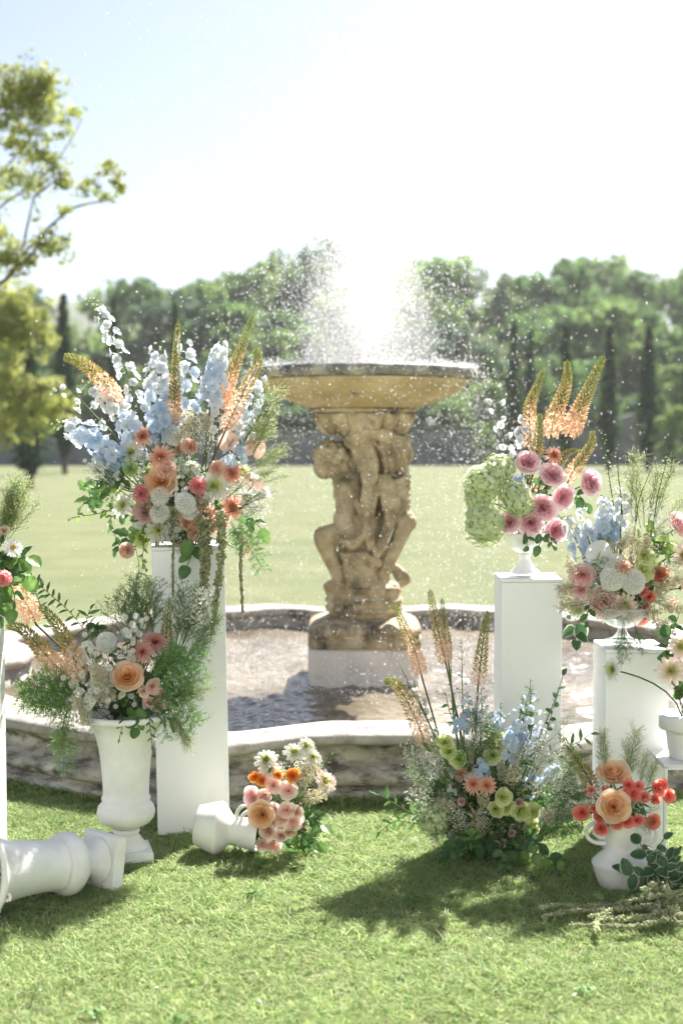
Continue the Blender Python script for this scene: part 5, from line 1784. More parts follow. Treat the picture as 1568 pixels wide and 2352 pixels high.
sprig(A, [(560, 1080), (510, 1110), (505, 1150), (535, 1200)], 'ivy', 9, 28)
sprig(A, [(660, 1150), (600, 1180), (565, 1210), (545, 1240)], 'ivy', 6, 64)
sprig(A, [(640, 1190), (660, 1230), (655, 1300), (670, 1340)], 'lime', 8, 30)
sprig(A, [(760, 1190), (700, 1200), (640, 1170)], 'lime', 6, 50)
sprig(A, [(880, 1200), (885, 1260), (860, 1330)], 'wide', 4, 82, dd=-.14)
sprig(A, [(1090, 1080), (1150, 1110), (1200, 1160)], 'ivy', 5, 66)
sprig(A, [(620, 900), (520, 930), (460, 960)], 'wide', 5, 70)
sprig(A, [(640, 860), (560, 900), (480, 930)], 'oval', 6, 60)
sprig(A, [(620, 1230), (640, 1330), (630, 1400), (625, 1440)], 'long', 8, 26, dd=.06)
random_sprigs(A, 30, 'wide', .042, 7, .19, .19, .04)
random_sprigs(A, 14, 'ivy', .036, 7, .2, .2, .1)
random_sprigs(A, 8, 'oval', .034, 8, .2, .22, .14)
amg = 'green amaranth tassels hanging down the pedestal'
for (pts, r0, r1, lb) in [([(795, 1180), (796, 1280), (795, 1380), (795, 1462)], 5, 4.5, 'thin green amaranth tassel hanging beside the big leaf'),
                          ([(915, 1120), (930, 1230), (935, 1350), (925, 1480), (930, 1545)], 17, 9, 'thick green amaranth tassel hanging mid pedestal'),
                          ([(945, 1120), (955, 1230), (950, 1330), (945, 1420)], 16, 12, 'short thick green amaranth tassel between longer ones'),
                          ([(1010, 1110), (1020, 1240), (1005, 1400), (985, 1560), (975, 1650)], 18, 8, 'longest green amaranth tassel hanging near the pedestal edge'),
                          ([(1108, 1200), (1106, 1330), (1110, 1440), (1114, 1545)], 7, 5, 'slim green amaranth tassel hanging free beside the pedestal')]:
    W = [at(*Z1(x, y), 5.69) for (x, y) in pts]
    W[0].y += .06
    k = .5 * 5.7 / F
    amaranth(A, W, r0 * k * 1.7, r1 * k * 1.6, lb, amg, cols=((.38, .4, .18), (.56, .56, .32)))

# ---- B: flowers of the upright urn
B = Arr((UB.x, UB.y, .545), at(285, 1560, 5.43), 'in the upright urn', Z2, 2, .05)
pB = B.phrase
foxtail(B, [(168, 330), (140, 265), (95, 190), (45, 120)], 50, 'pale orange foxtail lily touching the ivy ' + pB, .12, warm=.9)
foxtail(B, [(330, 580), (250, 510), (180, 430), (110, 355), (30, 330)], 48, 'bent foxtail lily with green tip reaching outward ' + pB, -.02, warm=.42)
foxtail(B, [(370, 600), (345, 500), (300, 390), (250, 310), (180, 235)], 44, 'green foxtail lily above the asters ' + pB, -.08, warm=.36)
foxtail(B, [(765, 430), (766, 340), (778, 200)], 30, 'slim dark green foxtail lily before the pedestal ' + pB, .05, warm=0)
sprig(B, [(470, 470), (400, 370), (320, 270), (230, 190), (160, 130)], 'long', 26, 48, 'long dark branch of narrow leaves leaning over the pool ' + pB, .1)
sprig(B, [(480, 440), (440, 370), (400, 310), (415, 260)], 'long', 12, 48, dd=.08)
sprig(B, [(520, 460), (470, 390), (440, 330), (480, 370)], 'oval', 9, 46, dd=.1)
sprig(B, [(300, 460), (230, 330), (180, 220), (140, 90)], 'long', 18, 40, dd=.16)
delphinium(B, [(610, 380), (615, 270), (620, 190)], 12, 40, 'p', 'pale delphinium standing behind the fine twigs ' + pB, .14, .1)
flower(B, 'pompon', 490, 412, 48, .06, face=(-.1, -.8, .6)); flower(B, 'pompon', 495, 572, 50)
for (x, y, n_) in [(440, 600, 10), (400, 690, 10), (430, 540, 9), (355, 700, 8), (420, 640, 9), (470, 650, 8), (400, 750, 6)]:
    airy(B, 'cream', x + 20, y + 60, x, y - 30, -.14, 16, 2)
    cluster(B, x, y, 24, 24, n_, 17, 'spray of creamy white stock like asters massed ' + pB, -.05)
for (x, y, n_) in [(385, 465, 8), (400, 415, 7), (620, 370, 8), (640, 330, 8), (350, 560, 7), (545, 660, 8), (490, 690, 7), (520, 625, 6), (590, 470, 7), (330, 595, 5), (570, 610, 4)]:
    cluster(B, x, y, 22, 22, n_, 16)
flower(B, 'dahlia_dusty', 712, 415, 62, .05, face=(.2, -.6, .8)); flower(B, 'dahlia_dusty', 660, 458, 56, .0, face=(-.3, -.8, .5))
flower(B, 'rose_peach', 585, 565, 62, -.03, face=(.1, -.9, .5))
for (x, y, r_) in [(705, 615, 36), (748, 652, 35), (663, 636, 30), (685, 690, 35), (727, 697, 32), (650, 610, 13)]: flower(B, 'spray_blush', x, y, r_)
for (x, y, tx, ty, n_) in [(400, 640, 190, 540, 4), (400, 680, 110, 600, 4), (400, 700, 160, 690, 4), (390, 660, 230, 590, 3), (400, 720, 260, 760, 3), (360, 700, 80, 650, 3), (330, 720, 300, 880, 2), (320, 740, 285, 1010, 1),
                           (690, 600, 850, 450, 4), (690, 620, 900, 540, 4), (680, 560, 800, 430, 4), (720, 660, 920, 640, 3), (660, 540, 650, 470, 2), (760, 640, 840, 830, 2), (770, 600, 920, 800, 3), (720, 700, 800, 880, 1), (740, 560, 950, 470, 3)]:
    airy(B, 'fern', x, y, tx, ty, -.04, 22, n_, .8)
for (x, y, tx, ty, n_) in [(620, 430, 560, 180, 3), (640, 430, 620, 150, 3), (650, 440, 690, 140, 3), (600, 420, 500, 240, 2), (800, 470, 850, 180, 3), (820, 480, 930, 220, 3), (840, 500, 970, 300, 3), (700, 420, 720, 200, 2), (860, 520, 960, 400, 2)]:
    airy(B, 'twig', x, y, tx, ty, .06, 16, n_, .8)
airy(B, 'gyp', 830, 430, 900, 230, .02, 24, 5)
airy(B, 'grass', 760, 660, 940, 620, -.05, 24, 5); airy(B, 'grass', 760, 700, 860, 880, -.1, 18, 5); airy(B, 'grass', 300, 720, 260, 900, -.08, 14, 4)
sprig(B, [(600, 700), (630, 750), (625, 800)], 'wide', 5, 74, dd=-.13)
sprig(B, [(660, 700), (740, 690), (810, 660)], 'long', 8, 70, dd=-.08)
sprig(B, [(660, 720), (740, 740), (780, 770)], 'long', 7, 60, dd=-.1)
sprig(B, [(690, 740), (690, 800), (700, 880)], 'long', 8, 34, dd=-.14)
sprig(B, [(560, 740), (565, 780), (550, 850)], 'long', 7, 28, dd=-.15)
random_sprigs(B, 14, 'long', .055, 9, .19, .15, .08)
random_sprigs(B, 12, 'wide', .04, 6, .14, .1, .04); random_sprigs(B, 12, 'ivy', .035, 7, .2, .15, .02)

# ---- C: flowers spilling from the vase that lies on the grass
vm_ = mv @ Vector((0, 0, .235))
C_ = Arr(vm_, at(655, 1860, 5.5), 'spilling from the lying vase', Z2, 3, .03)
for (k, x, y, r_) in [('dahlia_white', 1225, 955, 56), ('dahlia_white', 1350, 920, 46), ('dahlia_white', 1405, 890, 42), ('dahlia_white', 1436, 942, 38), ('dahlia_blush', 1490, 1052, 54), ('dahlia_blush', 1240, 1000, 46)]:
    flower(C_, k, x, y, r_, .02, face=((x - 1300) / 400, -.75, .65))
for (x, y, r_) in [(1170, 1030, 27), (1206, 1046, 27), (1345, 1022, 34), (1275, 1020, 22)]: flower(C_, 'ranunculus', x, y, r_)
for (x, y, r_) in [(1255, 1066, 38), (1322, 1090, 40), (1215, 1112, 34), (1255, 1180, 36), (1316, 1182, 38), (1255, 1232, 32), (1346, 1232, 42), (1230, 1276, 42), (1290, 1297, 38), (1332, 1280, 32), (1255, 1342, 42), (1207, 1340, 34), (1360, 1190, 32), (1292, 1222, 34)]:
    flower(C_, 'spray_blush', x, y, r_)
flower(C_, 'rose_peach', 1198, 1204, 54, -.04); flower(C_, 'rose_blush', 1160, 1120, 44)
airy(C_, 'cream', 1330, 1100, 1440, 980, 0, 16, 4); airy(C_, 'cream', 1350, 1120, 1450, 1100, 0, 18, 4); airy(C_, 'gyp', 1330, 1050, 1420, 950, .02, 20, 4); airy(C_, 'gyp', 1300, 1060, 1300, 980, .02, 14, 3)
airy(C_, 'cream', 1280, 1100, 1300, 1010, 0, 14, 3)
sprig(C_, [(1350, 1150), (1430, 1060), (1520, 930)], 'long', 12, 30)
sprig(C_, [(1360, 1220), (1430, 1220), (1480, 1250)], 'ivy', 6, 62); sprig(C_, [(1340, 1270), (1410, 1290), (1460, 1330)], 'ivy', 6, 62); sprig(C_, [(1310, 1330), (1370, 1350), (1420, 1360)], 'ivy', 6, 60)
sprig(C_, [(1310, 1280), (1370, 1300), (1400, 1330)], 'wide', 5, 62); sprig(C_, [(1340, 1200), (1400, 1150), (1440, 1190)], 'ivy', 6, 50)
random_sprigs(C_, 9, 'ivy', .036, 6, .1, .12, .08)

# ---- D: flowers standing straight on the grass
D = Arr((at(1110, 1960, 5.45).x, 5.45, .03), at(1105, 1830, 5.45), 'in the clump on the grass', Z4, 4, .09)
pD = D.phrase
foxtail(D, [(368, 385), (340, 280), (285, 150), (232, 40)], 34, 'peach foxtail lily on a bare dark stem ' + pD, .02, warm=.5)
foxtail(D, [(480, 330), (455, 220), (425, 100), (405, -16)], 34, 'tallest foxtail lily ' + pD, .0, warm=.5)
foxtail(D, [(490, 310), (475, 180), (460, 25)], 26, 'pale foxtail lily hidden behind the tallest one ' + pD, .06, warm=.4)
foxtail(D, [(625, 440), (640, 300), (655, 180), (670, 82)], 33, 'slim green foxtail lily before the pedestal edge ' + pD, .04, warm=.2)
foxtail(D, [(385, 700), (345, 590), (290, 480), (245, 420), (198, 402)], 40, 'hooked foxtail lily leaning over the kerb ' + pD, -.04, warm=.5)
for (pts, n_, fz, st, bare) in [([(560, 640), (555, 450), (550, 215)], 20, 26, 'mm', .55), ([(440, 680), (360, 520), (300, 400), (260, 320)], 16, 26, 'l', .6), ([(520, 640), (505, 450), (500, 180)], 12, 18, 'l', .9),
                                ([(870, 650), (868, 520), (866, 395)], 16, 34, 'mm', .3), ([(720, 660), (730, 580), (728, 505)], 10, 30, 'm', .3), ([(900, 680), (960, 540), (1015, 390)], 16, 26, 'l', .6),
                                ([(800, 660), (820, 560), (835, 470)], 12, 32, 'm', .3), ([(640, 620), (645, 520), (640, 440)], 12, 32, 'lm', .1), ([(420, 640), (350, 480), (330, 400)], 12, 26, 'l', .4), ([(600, 640), (590, 560), (575, 470)], 10, 34, 'b', .1),
                                ([(680, 860), (690, 780), (720, 700)], 16, 44, 'bb', 0), ([(620, 870), (640, 820), (660, 780)], 12, 42, 'b', 0), ([(760, 800), (770, 700), (790, 620)], 18, 42, 'bp', 0), ([(850, 940), (870, 880), (900, 840)], 14, 40, 'b', 0),
                                ([(830, 760), (850, 680), (870, 600)], 20, 42, 'pb', .1), ([(690, 640), (700, 600), (740, 560)], 12, 38, 'p', .1), ([(900, 720), (930, 640), (960, 600)], 12, 32, 'lw', .2), ([(960, 860), (980, 820), (1010, 800)], 10, 36, 'p', 0),
                                ([(530, 960), (520, 890), (490, 820)], 16, 36, 'w', 0), ([(545, 640), (540, 600), (535, 560)], 8, 34, 'b', 0)]:
    delphinium(D, pts, n_, fz, st, None, D.r.uniform(-.06, .06), bare, 'b' if 'm' in st else 'w')
for (x, y, r_) in [(490, 726, 36), (474, 686, 33), (532, 766, 36), (737, 670, 36), (708, 694, 38), (694, 746, 36), (745, 940, 37), (709, 996, 33), (766, 990, 34), (828, 1006, 44), (881, 1002, 34), (872, 1078, 44)]: flower(D, 'lisianthus', x, y, r_)
flower(D, 'dahlia_peach', 605, 880, 50); flower(D, 'dahlia_peach', 667, 886, 48); flower(D, 'dahlia_peach', 550, 832, 38, .05)
flower(D, 'hydrangea', 425, 1040, 84, .0, face=(-.5, -.7, .4))
for (x, y, r_) in [(550, 962, 18), (815, 966, 18), (780, 1105, 17)]: flower(D, 'rose_mauve', x, y, r_, note='small closed dusky bud ' + pD)
for (x, y, tx, ty, n_) in [(480, 900, 350, 780, 5), (470, 950, 330, 900, 5), (480, 860, 400, 740, 4), (520, 840, 480, 800, 4), (740, 900, 770, 800, 5), (560, 1140, 540, 1020, 5), (640, 1130, 650, 1030, 5), (540, 1180, 500, 1120, 4), (860, 880, 920, 760, 5),
                           (900, 900, 1010, 820, 5), (920, 960, 1040, 900, 5), (600, 760, 610, 620, 4), (800, 800, 860, 700, 5), (860, 760, 960, 680, 4), (920, 780, 1060, 740, 4), (480, 1000, 460, 930, 3), (960, 1060, 1060, 1000, 4), (400, 860, 310, 720, 4),
                           (660, 660, 640, 560, 3), (440, 1120, 470, 1150, 2), (900, 1060, 960, 980, 3)]:
    airy(D, 'gyp', x, y, tx, ty, -.1, 20, n_)
for (x, y, tx, ty, n_) in [(660, 1010, 650, 940, 4), (780, 900, 790, 830, 4), (480, 1020, 500, 960, 3), (940, 1080, 960, 990, 3), (740, 860, 740, 800, 3), (620, 1120, 640, 1020, 2)]: airy(D, 'cream', x, y, tx, ty, -.13, 14, n_)
for (x, y, tx, ty, n_) in [(900, 1060, 1080, 920, 4), (900, 1000, 1060, 860, 4), (820, 1140, 860, 1240, 2), (860, 1100, 1100, 1060, 4), (580, 820, 560, 700, 3), (1000, 900, 1090, 780, 3), (440, 900, 330, 840, 3), (600, 700, 680, 600, 3)]: airy(D, 'fern', x, y, tx, ty, -.05, 20, n_)
for (x, y, tx, ty, n_) in [(640, 700, 620, 540, 3), (820, 640, 880, 480, 2), (480, 760, 420, 640, 3), (960, 700, 1060, 620, 2)]: airy(D, 'twig', x, y, tx, ty, .0, 22, n_)
sprig(D, [(420, 1030), (340, 1020), (260, 980), (180, 930)], 'long', 12, 56); sprig(D, [(420, 1080), (330, 1060), (250, 1050), (180, 1095)], 'long', 11, 50)
sprig(D, [(920, 760), (1000, 720), (1080, 690), (1140, 650)], 'long', 10, 52, dd=.05); sprig(D, [(940, 640), (970, 540), (1016, 380)], 'oval', 8, 34)
sprig(D, [(540, 640), (500, 560), (480, 480)], 'long', 7, 40); sprig(D, [(860, 640), (850, 580), (845, 560)], 'oval', 4, 46)
random_sprigs(D, 34, 'oval', .05, 8, .22, .16, .1)
random_sprigs(D, 16, 'long', .07, 9, .26, .2, .08)
random_sprigs(D, 26, 'ivy', .042, 7, .25, .22, .0)
for i in range(18):
    a = D.r.uniform(0, pi); q = D.r.uniform(.4, 1)
    x0 = 700 + cos(a) * 300 * q; y0 = 1200 + D.r.uniform(-70, 60)
    sprig(D, [(700 + cos(a) * 120, 1180), (700 + cos(a) * 220 * q, y0 - 40), (x0, y0)], D.r.choice(['oval', 'wide', 'long']), 7, 60, dd=D.r.uniform(-.2, -.02))

# ---- E: pink garden roses in the white footed bowl
E = Arr(EB + Vector((0, 0, .15)), at(1232, 1140, 5.93), 'in the white footed bowl', Z3, 5, .03)
pE = E.phrase
foxtail(E, [(868, 520), (862, 400), (868, 310), (900, 230), (926, 155)], 34, 'curved foxtail lily with golden buds ' + pE, .06, warm=.42)
foxtail(E, [(893, 570), (900, 480), (912, 355)], 30, 'short green foxtail lily ' + pE, -.02, warm=0)
foxtail(E, [(958, 480), (975, 380), (1015, 270), (1035, 190), (1034, 112)], 40, 'upright foxtail lily with dense peach base ' + pE, .03, warm=.36)
foxtail(E, [(1035, 470), (1080, 370), (1140, 230), (1206, 88)], 44, 'tallest slanting foxtail lily ' + pE, .0, warm=.4)
foxtail(E, [(1000, 600), (1025, 550), (1060, 530), (1105, 532)], 22, 'small bent green foxtail lily ' + pE, -.04, warm=0)
foxtail(E, [(1030, 690), (1070, 610), (1120, 540), (1148, 490), (1152, 435)], 32, 'hooked golden foxtail lily beside the roses ' + pE, .02, warm=.25)
foxtail(E, [(880, 740), (875, 690), (868, 640)], 36, 'peach foxtail lily low behind the hydrangea ' + pE, .06, warm=1)
delphinium(E, [(765, 600), (740, 440), (710, 280), (685, 150), (655, 90)], 26, 34, 'lll', 'thin white delphinium rising over the hydrangeas ' + pE, .05, .5)
delphinium(E, [(830, 560), (835, 460), (850, 350)], 12, 40, 'w', None, .06, .15); delphinium(E, [(815, 720), (818, 690), (822, 650)], 6, 44, 'b', None, 0, 0)
flower(E, 'dahlia_peach', 972, 553, 48, .02, face=(.2, -.9, .4))
for (x, y, r_) in [(855, 580, 66), (968, 638, 58), (1018, 742, 56), (925, 792, 62), (866, 862, 62), (772, 858, 48), (985, 896, 56), (1146, 675, 58)]: flower(E, 'rose_garden', x, y, r_)
for (x, y, r_) in [(655, 685, 108), (725, 620, 86), (805, 752, 86), (660, 865, 106), (625, 760, 70)]: flower(E, 'hydrangea', x, y, r_, face=((x - 850) / 250, -.8, (700 - y) / 300 + .2))
sprig(E, [(1050, 720), (1090, 735), (1120, 770)], 'oval', 4, 58); sprig(E, [(840, 900), (850, 930), (850, 965)], 'oval', 3, 52, dd=-.1); sprig(E, [(900, 900), (920, 930), (905, 965)], 'oval', 3, 50, dd=-.1)
sprig(E, [(950, 900), (960, 940), (970, 965)], 'oval', 4, 44, dd=-.08); sprig(E, [(800, 840), (840, 800), (870, 820)], 'wide', 4, 70)
sprig(E, [(960, 780), (1000, 830), (1040, 890)], 'long', 6, 40); sprig(E, [(740, 700), (770, 680), (790, 690)], 'ivy', 4, 50)
random_sprigs(E, 10, 'oval', .036, 6, .1, .1, .08)

# ---- F: mixed flowers in the glass footed bowl
G_ = Arr(FB + Vector((0, .02, .1)), at(1440, 1335, 5.66), 'in the glass footed bowl', Z3, 6, .04)
pF = G_.phrase
for (pts, n_, fz, st, bare) in [([(1270, 920), (1245, 760), (1220, 600), (1195, 430)], 38, 26, 'll', .75), ([(1285, 760), (1270, 640), (1262, 500)], 16, 24, 'l', .7), ([(1430, 880), (1450, 740), (1480, 620), (1496, 560)], 26, 28, 'l', .7),
                                ([(1350, 860), (1370, 740), (1440, 570)], 14, 20, 'l', .9), ([(1215, 960), (1212, 860), (1205, 740)], 38, 46, 'wpb', .05), ([(1150, 980), (1125, 920), (1110, 880)], 18, 44, 'pp', 0), ([(1180, 1060), (1110, 1010), (1060, 900), (1035, 830)], 22, 42, 'wwbb', .1),
                                ([(1280, 880), (1290, 800), (1300, 720)], 16, 38, 'w', .1), ([(1250, 960), (1240, 900), (1235, 860)], 12, 44, 'b', 0), ([(1190, 1160), (1185, 1100), (1195, 1060)], 8, 40, 'b', 0), ([(1120, 900), (1105, 840), (1095, 800)], 6, 40, 'l', 0)]:
    delphinium(G_, pts, n_, fz, st, None, .04, bare, 'w')
flower(G_, 'anthurium_white', 1178, 1015, 66, face=(-.1, -.9, .25))
for (k, x, y, r_) in [('rose_blush', 1105, 1105, 58), ('rose_blush', 1202, 1228, 66), ('dahlia_blush', 1300, 1235, 52), ('pompon', 1340, 1130, 54), ('pompon', 1245, 1112, 58), ('carnation_blush', 1288, 1068, 42), ('dahlia_white', 1085, 1250, 52), ('lisianthus', 1395, 1010, 38),
                      ('lisianthus', 1390, 1076, 44), ('rose_blush', 1552, 868, 56), ('dahlia_blush', 1560, 1010, 60), ('spray_coral', 1466, 1100, 40), ('spray_coral', 1415, 1200, 34), ('spray_coral', 1371, 1292, 35), ('spray_coral', 1385, 1175, 27), ('spray_coral', 1516, 1230, 26), ('spray_coral', 1400, 1255, 22),
                      ('carnation_blush', 1590, 1150, 46), ('rose_blush', 1620, 940, 55), ('rose_blush', 1095, 1165, 44), ('pompon', 1250, 1050, 44)]:
    flower(G_, k, x, y, r_)
for (x, y, tx, ty, n_) in [(1100, 1150, 1010, 1170, 4), (1080, 1100, 1040, 1030, 4), (1130, 1220, 1000, 1240, 3), (1350, 1000, 1330, 930, 4), (1420, 1150, 1480, 1170, 5), (1450, 1230, 1540, 1260, 5), (1440, 1120, 1540, 1120, 4), (1320, 1220, 1330, 1290, 4), (1400, 1000, 1400, 930, 3),
                           (1430, 1300, 1500, 1340, 4), (1280, 1000, 1300, 920, 3), (1160, 1150, 1150, 1200, 2)]:
    airy(G_, 'cream', x, y, tx, ty, -.1, 16, n_)
for (x, y, tx, ty, n_) in [(1300, 980, 1340, 880, 4), (1400, 930, 1480, 880, 4), (1080, 1150, 1000, 1130, 3), (1100, 1200, 1030, 1270, 3), (1480, 1040, 1560, 1060, 3)]: airy(G_, 'gyp', x, y, tx, ty, -.06, 18, n_)
for (x, y, tx, ty, n_) in [(1340, 860, 1350, 555, 2), (1400, 860, 1430, 600, 2), (1440, 850, 1520, 620, 2), (1380, 880, 1340, 640, 2), (1460, 900, 1560, 730, 2)]: airy(G_, 'grass', x, y, tx, ty, .04, 14, n_, .6)
for (x, y, tx, ty, n_) in [(1290, 1310, 1270, 1480, 3), (1340, 1320, 1370, 1450, 3), (1430, 1300, 1500, 1400, 3), (1300, 1330, 1310, 1520, 2), (1450, 1310, 1440, 1400, 2)]: airy(G_, 'twig', x, y, tx, ty, -.12, 12, n_, .6)
sprig(G_, [(1110, 1280), (1080, 1330), (1070, 1360), (1075, 1400)], 'var', 5, 84, 'variegated ivy leaves hanging free beside the pedestal ' + pF)
sprig(G_, [(1140, 1230), (1130, 1270), (1125, 1310)], 'oval', 4, 40, dd=-.1)
sprig(G_, [(1330, 950), (1420, 900), (1500, 910)], 'lime', 8, 50); sprig(G_, [(1400, 1020), (1460, 970), (1510, 950)], 'lime', 8, 56); sprig(G_, [(1380, 960), (1440, 950), (1480, 1000)], 'ivy', 7, 50); sprig(G_, [(1240, 1000), (1210, 960), (1200, 930)], 'lime', 5, 36)
random_sprigs(G_, 16, 'ivy', .036, 7, .16, .13, .08); random_sprigs(G_, 10, 'wide', .036, 6, .14, .12, .1)

# ---- G: coral roses in the standing handled vase
H = Arr(VG + Vector((0, 0, .23)), at(1432, 1855, 5.1), 'in the standing handled vase', Z4, 7, .035)
pG = H.phrase
foxtail(H, [(1165, 920), (1120, 830), (1060, 740), (998, 648)], 36, 'dark green foxtail lily ' + pG, .04, warm=0)
flower(H, 'rose_peach', 1245, 828, 72, .05, face=(-.05, -.55, .85), note='peach rose seen from the side highest ' + pG)
flower(H, 'rose_peach', 1252, 982, 72, -.04, face=(-.15, -.9, .3), note='big peach rose facing forward ' + pG)
for (x, y, r_) in [(1145, 912, 26), (1100, 1012, 38), (1185, 1030, 35), (1190, 1085, 35), (1265, 1057, 36), (1312, 1052, 32), (1360, 1047, 28), (1430, 1052, 40), (1342, 925, 32), (1318, 880, 27), (1365, 890, 24), (1390, 940, 27), (1300, 922, 24), (1452, 898, 34), (1502, 935, 34), (1440, 950, 28),
                   (1214, 905, 20), (1475, 880, 26), (1160, 990, 22)]:
    flower(H, 'spray_coral', x, y, r_)
for (x, y, tx, ty, n_) in [(1180, 1000, 1160, 930, 3), (1220, 960, 1180, 880, 3), (1300, 1000, 1400, 960, 2), (1380, 1020, 1440, 990, 2)]: airy(H, 'gyp', x, y, tx, ty, -.05, 14, n_)
for (x, y, tx, ty, n_) in [(1320, 880, 1360, 620, 2), (1370, 900, 1400, 720, 2), (1400, 920, 1450, 790, 2), (1330, 880, 1310, 690, 2), (1210, 840, 1190, 660, 3)]: airy(H, 'grass', x, y, tx, ty, .04, 12, n_, .6)
random_sprigs(H, 9, 'long', .045, 7, .1, .07, .06)

# ---- H: dahlias in the pot on the stand
K_ = Arr(HP + Vector((0, 0, .155)), at(1600, 1500, 5.33), 'in the pot on the metal stand', Z4, 8, .03)
flower(K_, 'dahlia_white', 1246, 355, 48, 0, face=(-.75, -.6, .25), note='pale yellow dahlia on a long bent stem over the low pedestal')
flower(K_, 'dahlia_blush', 1512, 362, 62, 0, face=(-.1, -.9, .35)); flower(K_, 'dahlia_blush', 1558, 250, 62, .05, face=(-.1, -.9, .3))
for (k, x, y, r_) in [('dahlia_blush', 1680, 150, 60), ('dahlia_white', 1760, 60, 60), ('rose_blush', 1720, 300, 60), ('hydrangea', 1820, 180, 90), ('hydrangea', 1740, -60, 90), ('hydrangea', 1700, 380, 80), ('dahlia_white', 1900, 40, 60)]: flower(K_, k, x, y, r_, .1)
random_sprigs(K_, 12, 'wide', .05, 7, .14, .2, .1)

# ---- amaranth and variegated leaves on the grass in front of the vase
L_ = Arr(at(1545, 2075, 4.95), at(1540, 2060, 4.9), 'lying on the grass before the handled vase', Z4, 9, .03)
L_.mouth.z = .03


def gpt(x, y, h):
    px, py = Z4(x, y)
    d = CAM_H * F / (py - 1000) if py > 1000 else 5
    p = at(px, py, d); 
    for _ in range(6):
        d += (p.z - h) * d / CAM_H; p = at(px, py, d)
    return p


for (pts, r_, lb) in [([(1560, 1380), (1400, 1400), (1250, 1435), (1080, 1440), (980, 1437), (905, 1452)], 12, 'longest green amaranth rope pointing away from the vase foot'),
                      ([(1500, 1420), (1330, 1450), (1180, 1460), (1030, 1465), (920, 1492)], 12, 'green amaranth rope lying just before the longest one'),
                      ([(1540, 1450), (1440, 1480), (1330, 1500), (1200, 1500), (1165, 1530), (1180, 1560)], 15, 'thick green amaranth rope bending at its end'),
                      ([(1568, 1480), (1460, 1510), (1340, 1535), (1200, 1530), (1045, 1530)], 12, 'green amaranth rope with pinkish lit beads'),
                      ([(1420, 1340), (1440, 1370), (1380, 1400), (1300, 1420), (1220, 1470), (1140, 1490)], 15, 'green amaranth rope crossing under the others'),
                      ([(1480, 1350), (1520, 1400), (1568, 1420), (1640, 1430)], 16, 'short thick green amaranth heap under variegated leaves'),
                      ([(1390, 1360), (1400, 1390), (1385, 1430), (1420, 1460)], 16, 'lumpy green amaranth rope falling off the heap'),
                      ([(1440, 1440), (1500, 1500), (1600, 1540)], 14, 'green amaranth rope end by the frame of leaves')]:
    k = .5 * 4.85 / F
    n_ = len(pts)
    W = [gpt(x, y, .048 + .05 * max(0, 1 - i / 2) * (1 if y < 1420 else .3)) for i, (x, y) in enumerate(pts)]
    amaranth(L_, W, r_ * k * 1.35, r_ * k * 1.0, lb, 'amaranth ropes on the grass', cols=((.4, .44, .23), (.58, .6, .37)), dens=1.0)
for (pts, n_, lz) in [([(1480, 1330), (1450, 1240), (1440, 1190), (1480, 1130)], 6, 66), ([(1480, 1330), (1420, 1260), (1390, 1190), (1370, 1150)], 6, 66), ([(1500, 1340), (1400, 1290), (1330, 1300), (1310, 1290)], 6, 74), ([(1500, 1330), (1530, 1250), (1530, 1200)], 6, 74),
                      ([(1520, 1360), (1560, 1330), (1600, 1300)], 6, 74), ([(1500, 1350), (1530, 1370), (1540, 1350)], 5, 72), ([(1480, 1330), (1430, 1290), (1420, 1320)], 6, 70), ([(1540, 1440), (1555, 1480), (1550, 1500)], 3, 60), ([(1500, 1320), (1490, 1260), (1500, 1220)], 6, 70)]:
    sprig(L_, pts, 'var', n_, lz, None, 0, 'variegated_sprig', 4.93)
for (x, y, tx, ty) in [(1330, 1450, 1200, 1410), (1330, 1480, 1290, 1440), (1320, 1430, 1380, 1400)]: sprig(L_, [(x, y), ((x + tx) / 2, (y + ty) / 2 - 4), (tx, ty)], 'ivy', 3, 56, None, 0, 'leafy_sprig', 4.8)

# ---- I: bouquet on the pedestal by the fallen urn
I_ = Arr((PI.x, PI.y + .12, PI.z), at(-40, 1330, 5.22), 'in the bouquet above the fallen urn', Z1, 10, .05)
flower(I_, 'daisy', 60, 1245, 46, -.03, face=(.15, -.95, .2)); flower(I_, 'carnation_pink', 15, 1388, 40); flower(I_, 'carnation_blush', -60, 1330, 46); flower(I_, 'rose_blush', -110, 1250, 56); flower(I_, 'dahlia_white', -160, 1380, 60)
flower(I_, 'hydrangea', -200, 1250, 90); flower(I_, 'rose_peach', -60, 1180, 56); flower(I_, 'spray_blush', 20, 1165, 26)
airy(I_, 'grass', 10, 1220, 110, 940, 0, 20, 6, .8); airy(I_, 'grass', 0, 1220, 50, 960, 0, 24, 6, .8); airy(I_, 'grass', 20, 1220, 160, 1010, 0, 16, 3, .7); airy(I_, 'fern', -10, 1220, 40, 1110, 0, 20, 6); airy(I_, 'gyp', 10, 1300, 50, 1290, 0, 16, 3)
sprig(I_, [(20, 1330), (80, 1300), (130, 1290)], 'wide', 5, 84); sprig(I_, [(20, 1360), (80, 1350), (120, 1380)], 'wide', 5, 74); sprig(I_, [(0, 1400), (50, 1420), (70, 1480), (60, 1530)], 'wide', 6, 84, dd=-.06)
sprig(I_, [(-20, 1300), (20, 1310), (60, 1330)], 'wide', 5, 64); sprig(I_, [(-20, 1400), (-10, 1480), (0, 1560)], 'wide', 5, 76, dd=-.05); sprig(I_, [(0, 1260), (10, 1280), (30, 1300)], 'ivy', 5, 60)
random_sprigs(I_, 16, 'wide', .045, 7, .16, .13, .1)

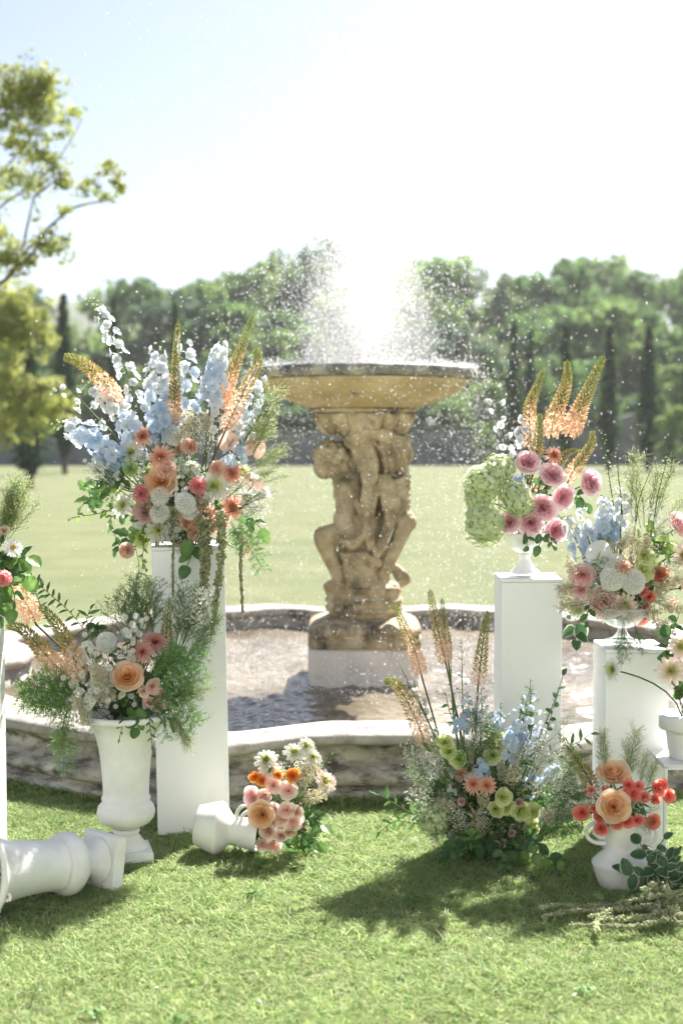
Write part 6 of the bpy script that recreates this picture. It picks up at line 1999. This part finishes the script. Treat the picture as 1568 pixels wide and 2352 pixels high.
# ---- J: a few blooms in the mouth of the fallen urn
jm = mt @ Vector((0, 0, .5))
J_ = Arr(jm, mt @ Vector((0, 0, .58)), 'in the mouth of the fallen urn', Z2, 11, .05)
for (x, y, r_) in [(35, 1580, 24), (0, 1712, 20), (10, 1830, 22), (-30, 1640, 40), (-60, 1720, 46), (-40, 1560, 44)]:
    flower(J_, 'dahlia_white' if r_ > 25 else 'daisy', x, y, r_, .02, face=(-.3, -.9, .3), note=None if r_ > 25 else 'small white daisy ' + J_.phrase)
random_sprigs(J_, 5, 'ivy', .03, 6, .1, .1, .02)

random_airy(A, 'gyp', 34, .2, .19); random_airy(A, 'fern', 10, .19, .17); random_airy(A, 'twig', 14, .2, .2); random_airy(A, 'cream', 12, .15, .15)
random_airy(B, 'gyp', 12, .16, .13); random_airy(B, 'twig', 8, .16, .13)
random_airy(D, 'gyp', 26, .26, .25); random_airy(D, 'fern', 18, .26, .22); random_airy(D, 'twig', 26, .26, .26); random_airy(D, 'cream', 10, .22, .2)
random_airy(G_, 'cream', 26, .19, .16); random_airy(G_, 'gyp', 16, .19, .16); random_airy(G_, 'twig', 10, .18, .15)
random_airy(C_, 'cream', 6, .1, .1); random_airy(C_, 'twig', 5, .1, .1); random_airy(H, 'twig', 8, .1, .06); random_airy(I_, 'fern', 10, .15, .12)
random_airy(E, 'twig', 6, .08, .09)
flush_airy()

# ---- a few fallen white petals on the lawn
pm = petal(1, .6, .15, .5, 0, .02, .3, 5, 5, WHITE, WHITE).mesh('fallen_petal', 'petal')
for (x, y) in [(365, 2310), (470, 2302), (247, 2152), (90, 2316), (1120, 2190), (1200, 2155), (600, 2345), (1320, 2330)]:
    d = CAM_H * F / (y - 1000); p = at(x, y, d); p.z = .024
    o = part('fallen_petal', pm, None, axis_mtx(p, (rng.gauss(0, .3), rng.gauss(0, .3), 1), rng.uniform(0, 6), rng.uniform(.008, .016)))
    tag(o, 'small white petal lying on the mown lawn', 'petal', 'white petals fallen on the lawn')


# ------------------------------------------------------------------ air
m, n, l, p, o = newmat('haze')
n.remove(p)
pv = n.new('ShaderNodeVolumePrincipled')
pv.inputs['Color'].default_value = (.95, .97, 1, 1)
pv.inputs['Density'].default_value = .00035
pv.inputs['Anisotropy'].default_value = .3
l.new(pv.outputs[0], o.inputs['Volume'])
M['haze'] = m
bm = bmesh.new(); bmesh.ops.create_cube(bm, size=1, matrix=Matrix.Translation((0, 350, 29)) @ Matrix.Diagonal((1100, 720, 60, 1)))
tag(part('haze', bm_mesh(bm, 'haze', 'haze')), 'thin bright summer haze over the garden', 'haze', kind='stuff')
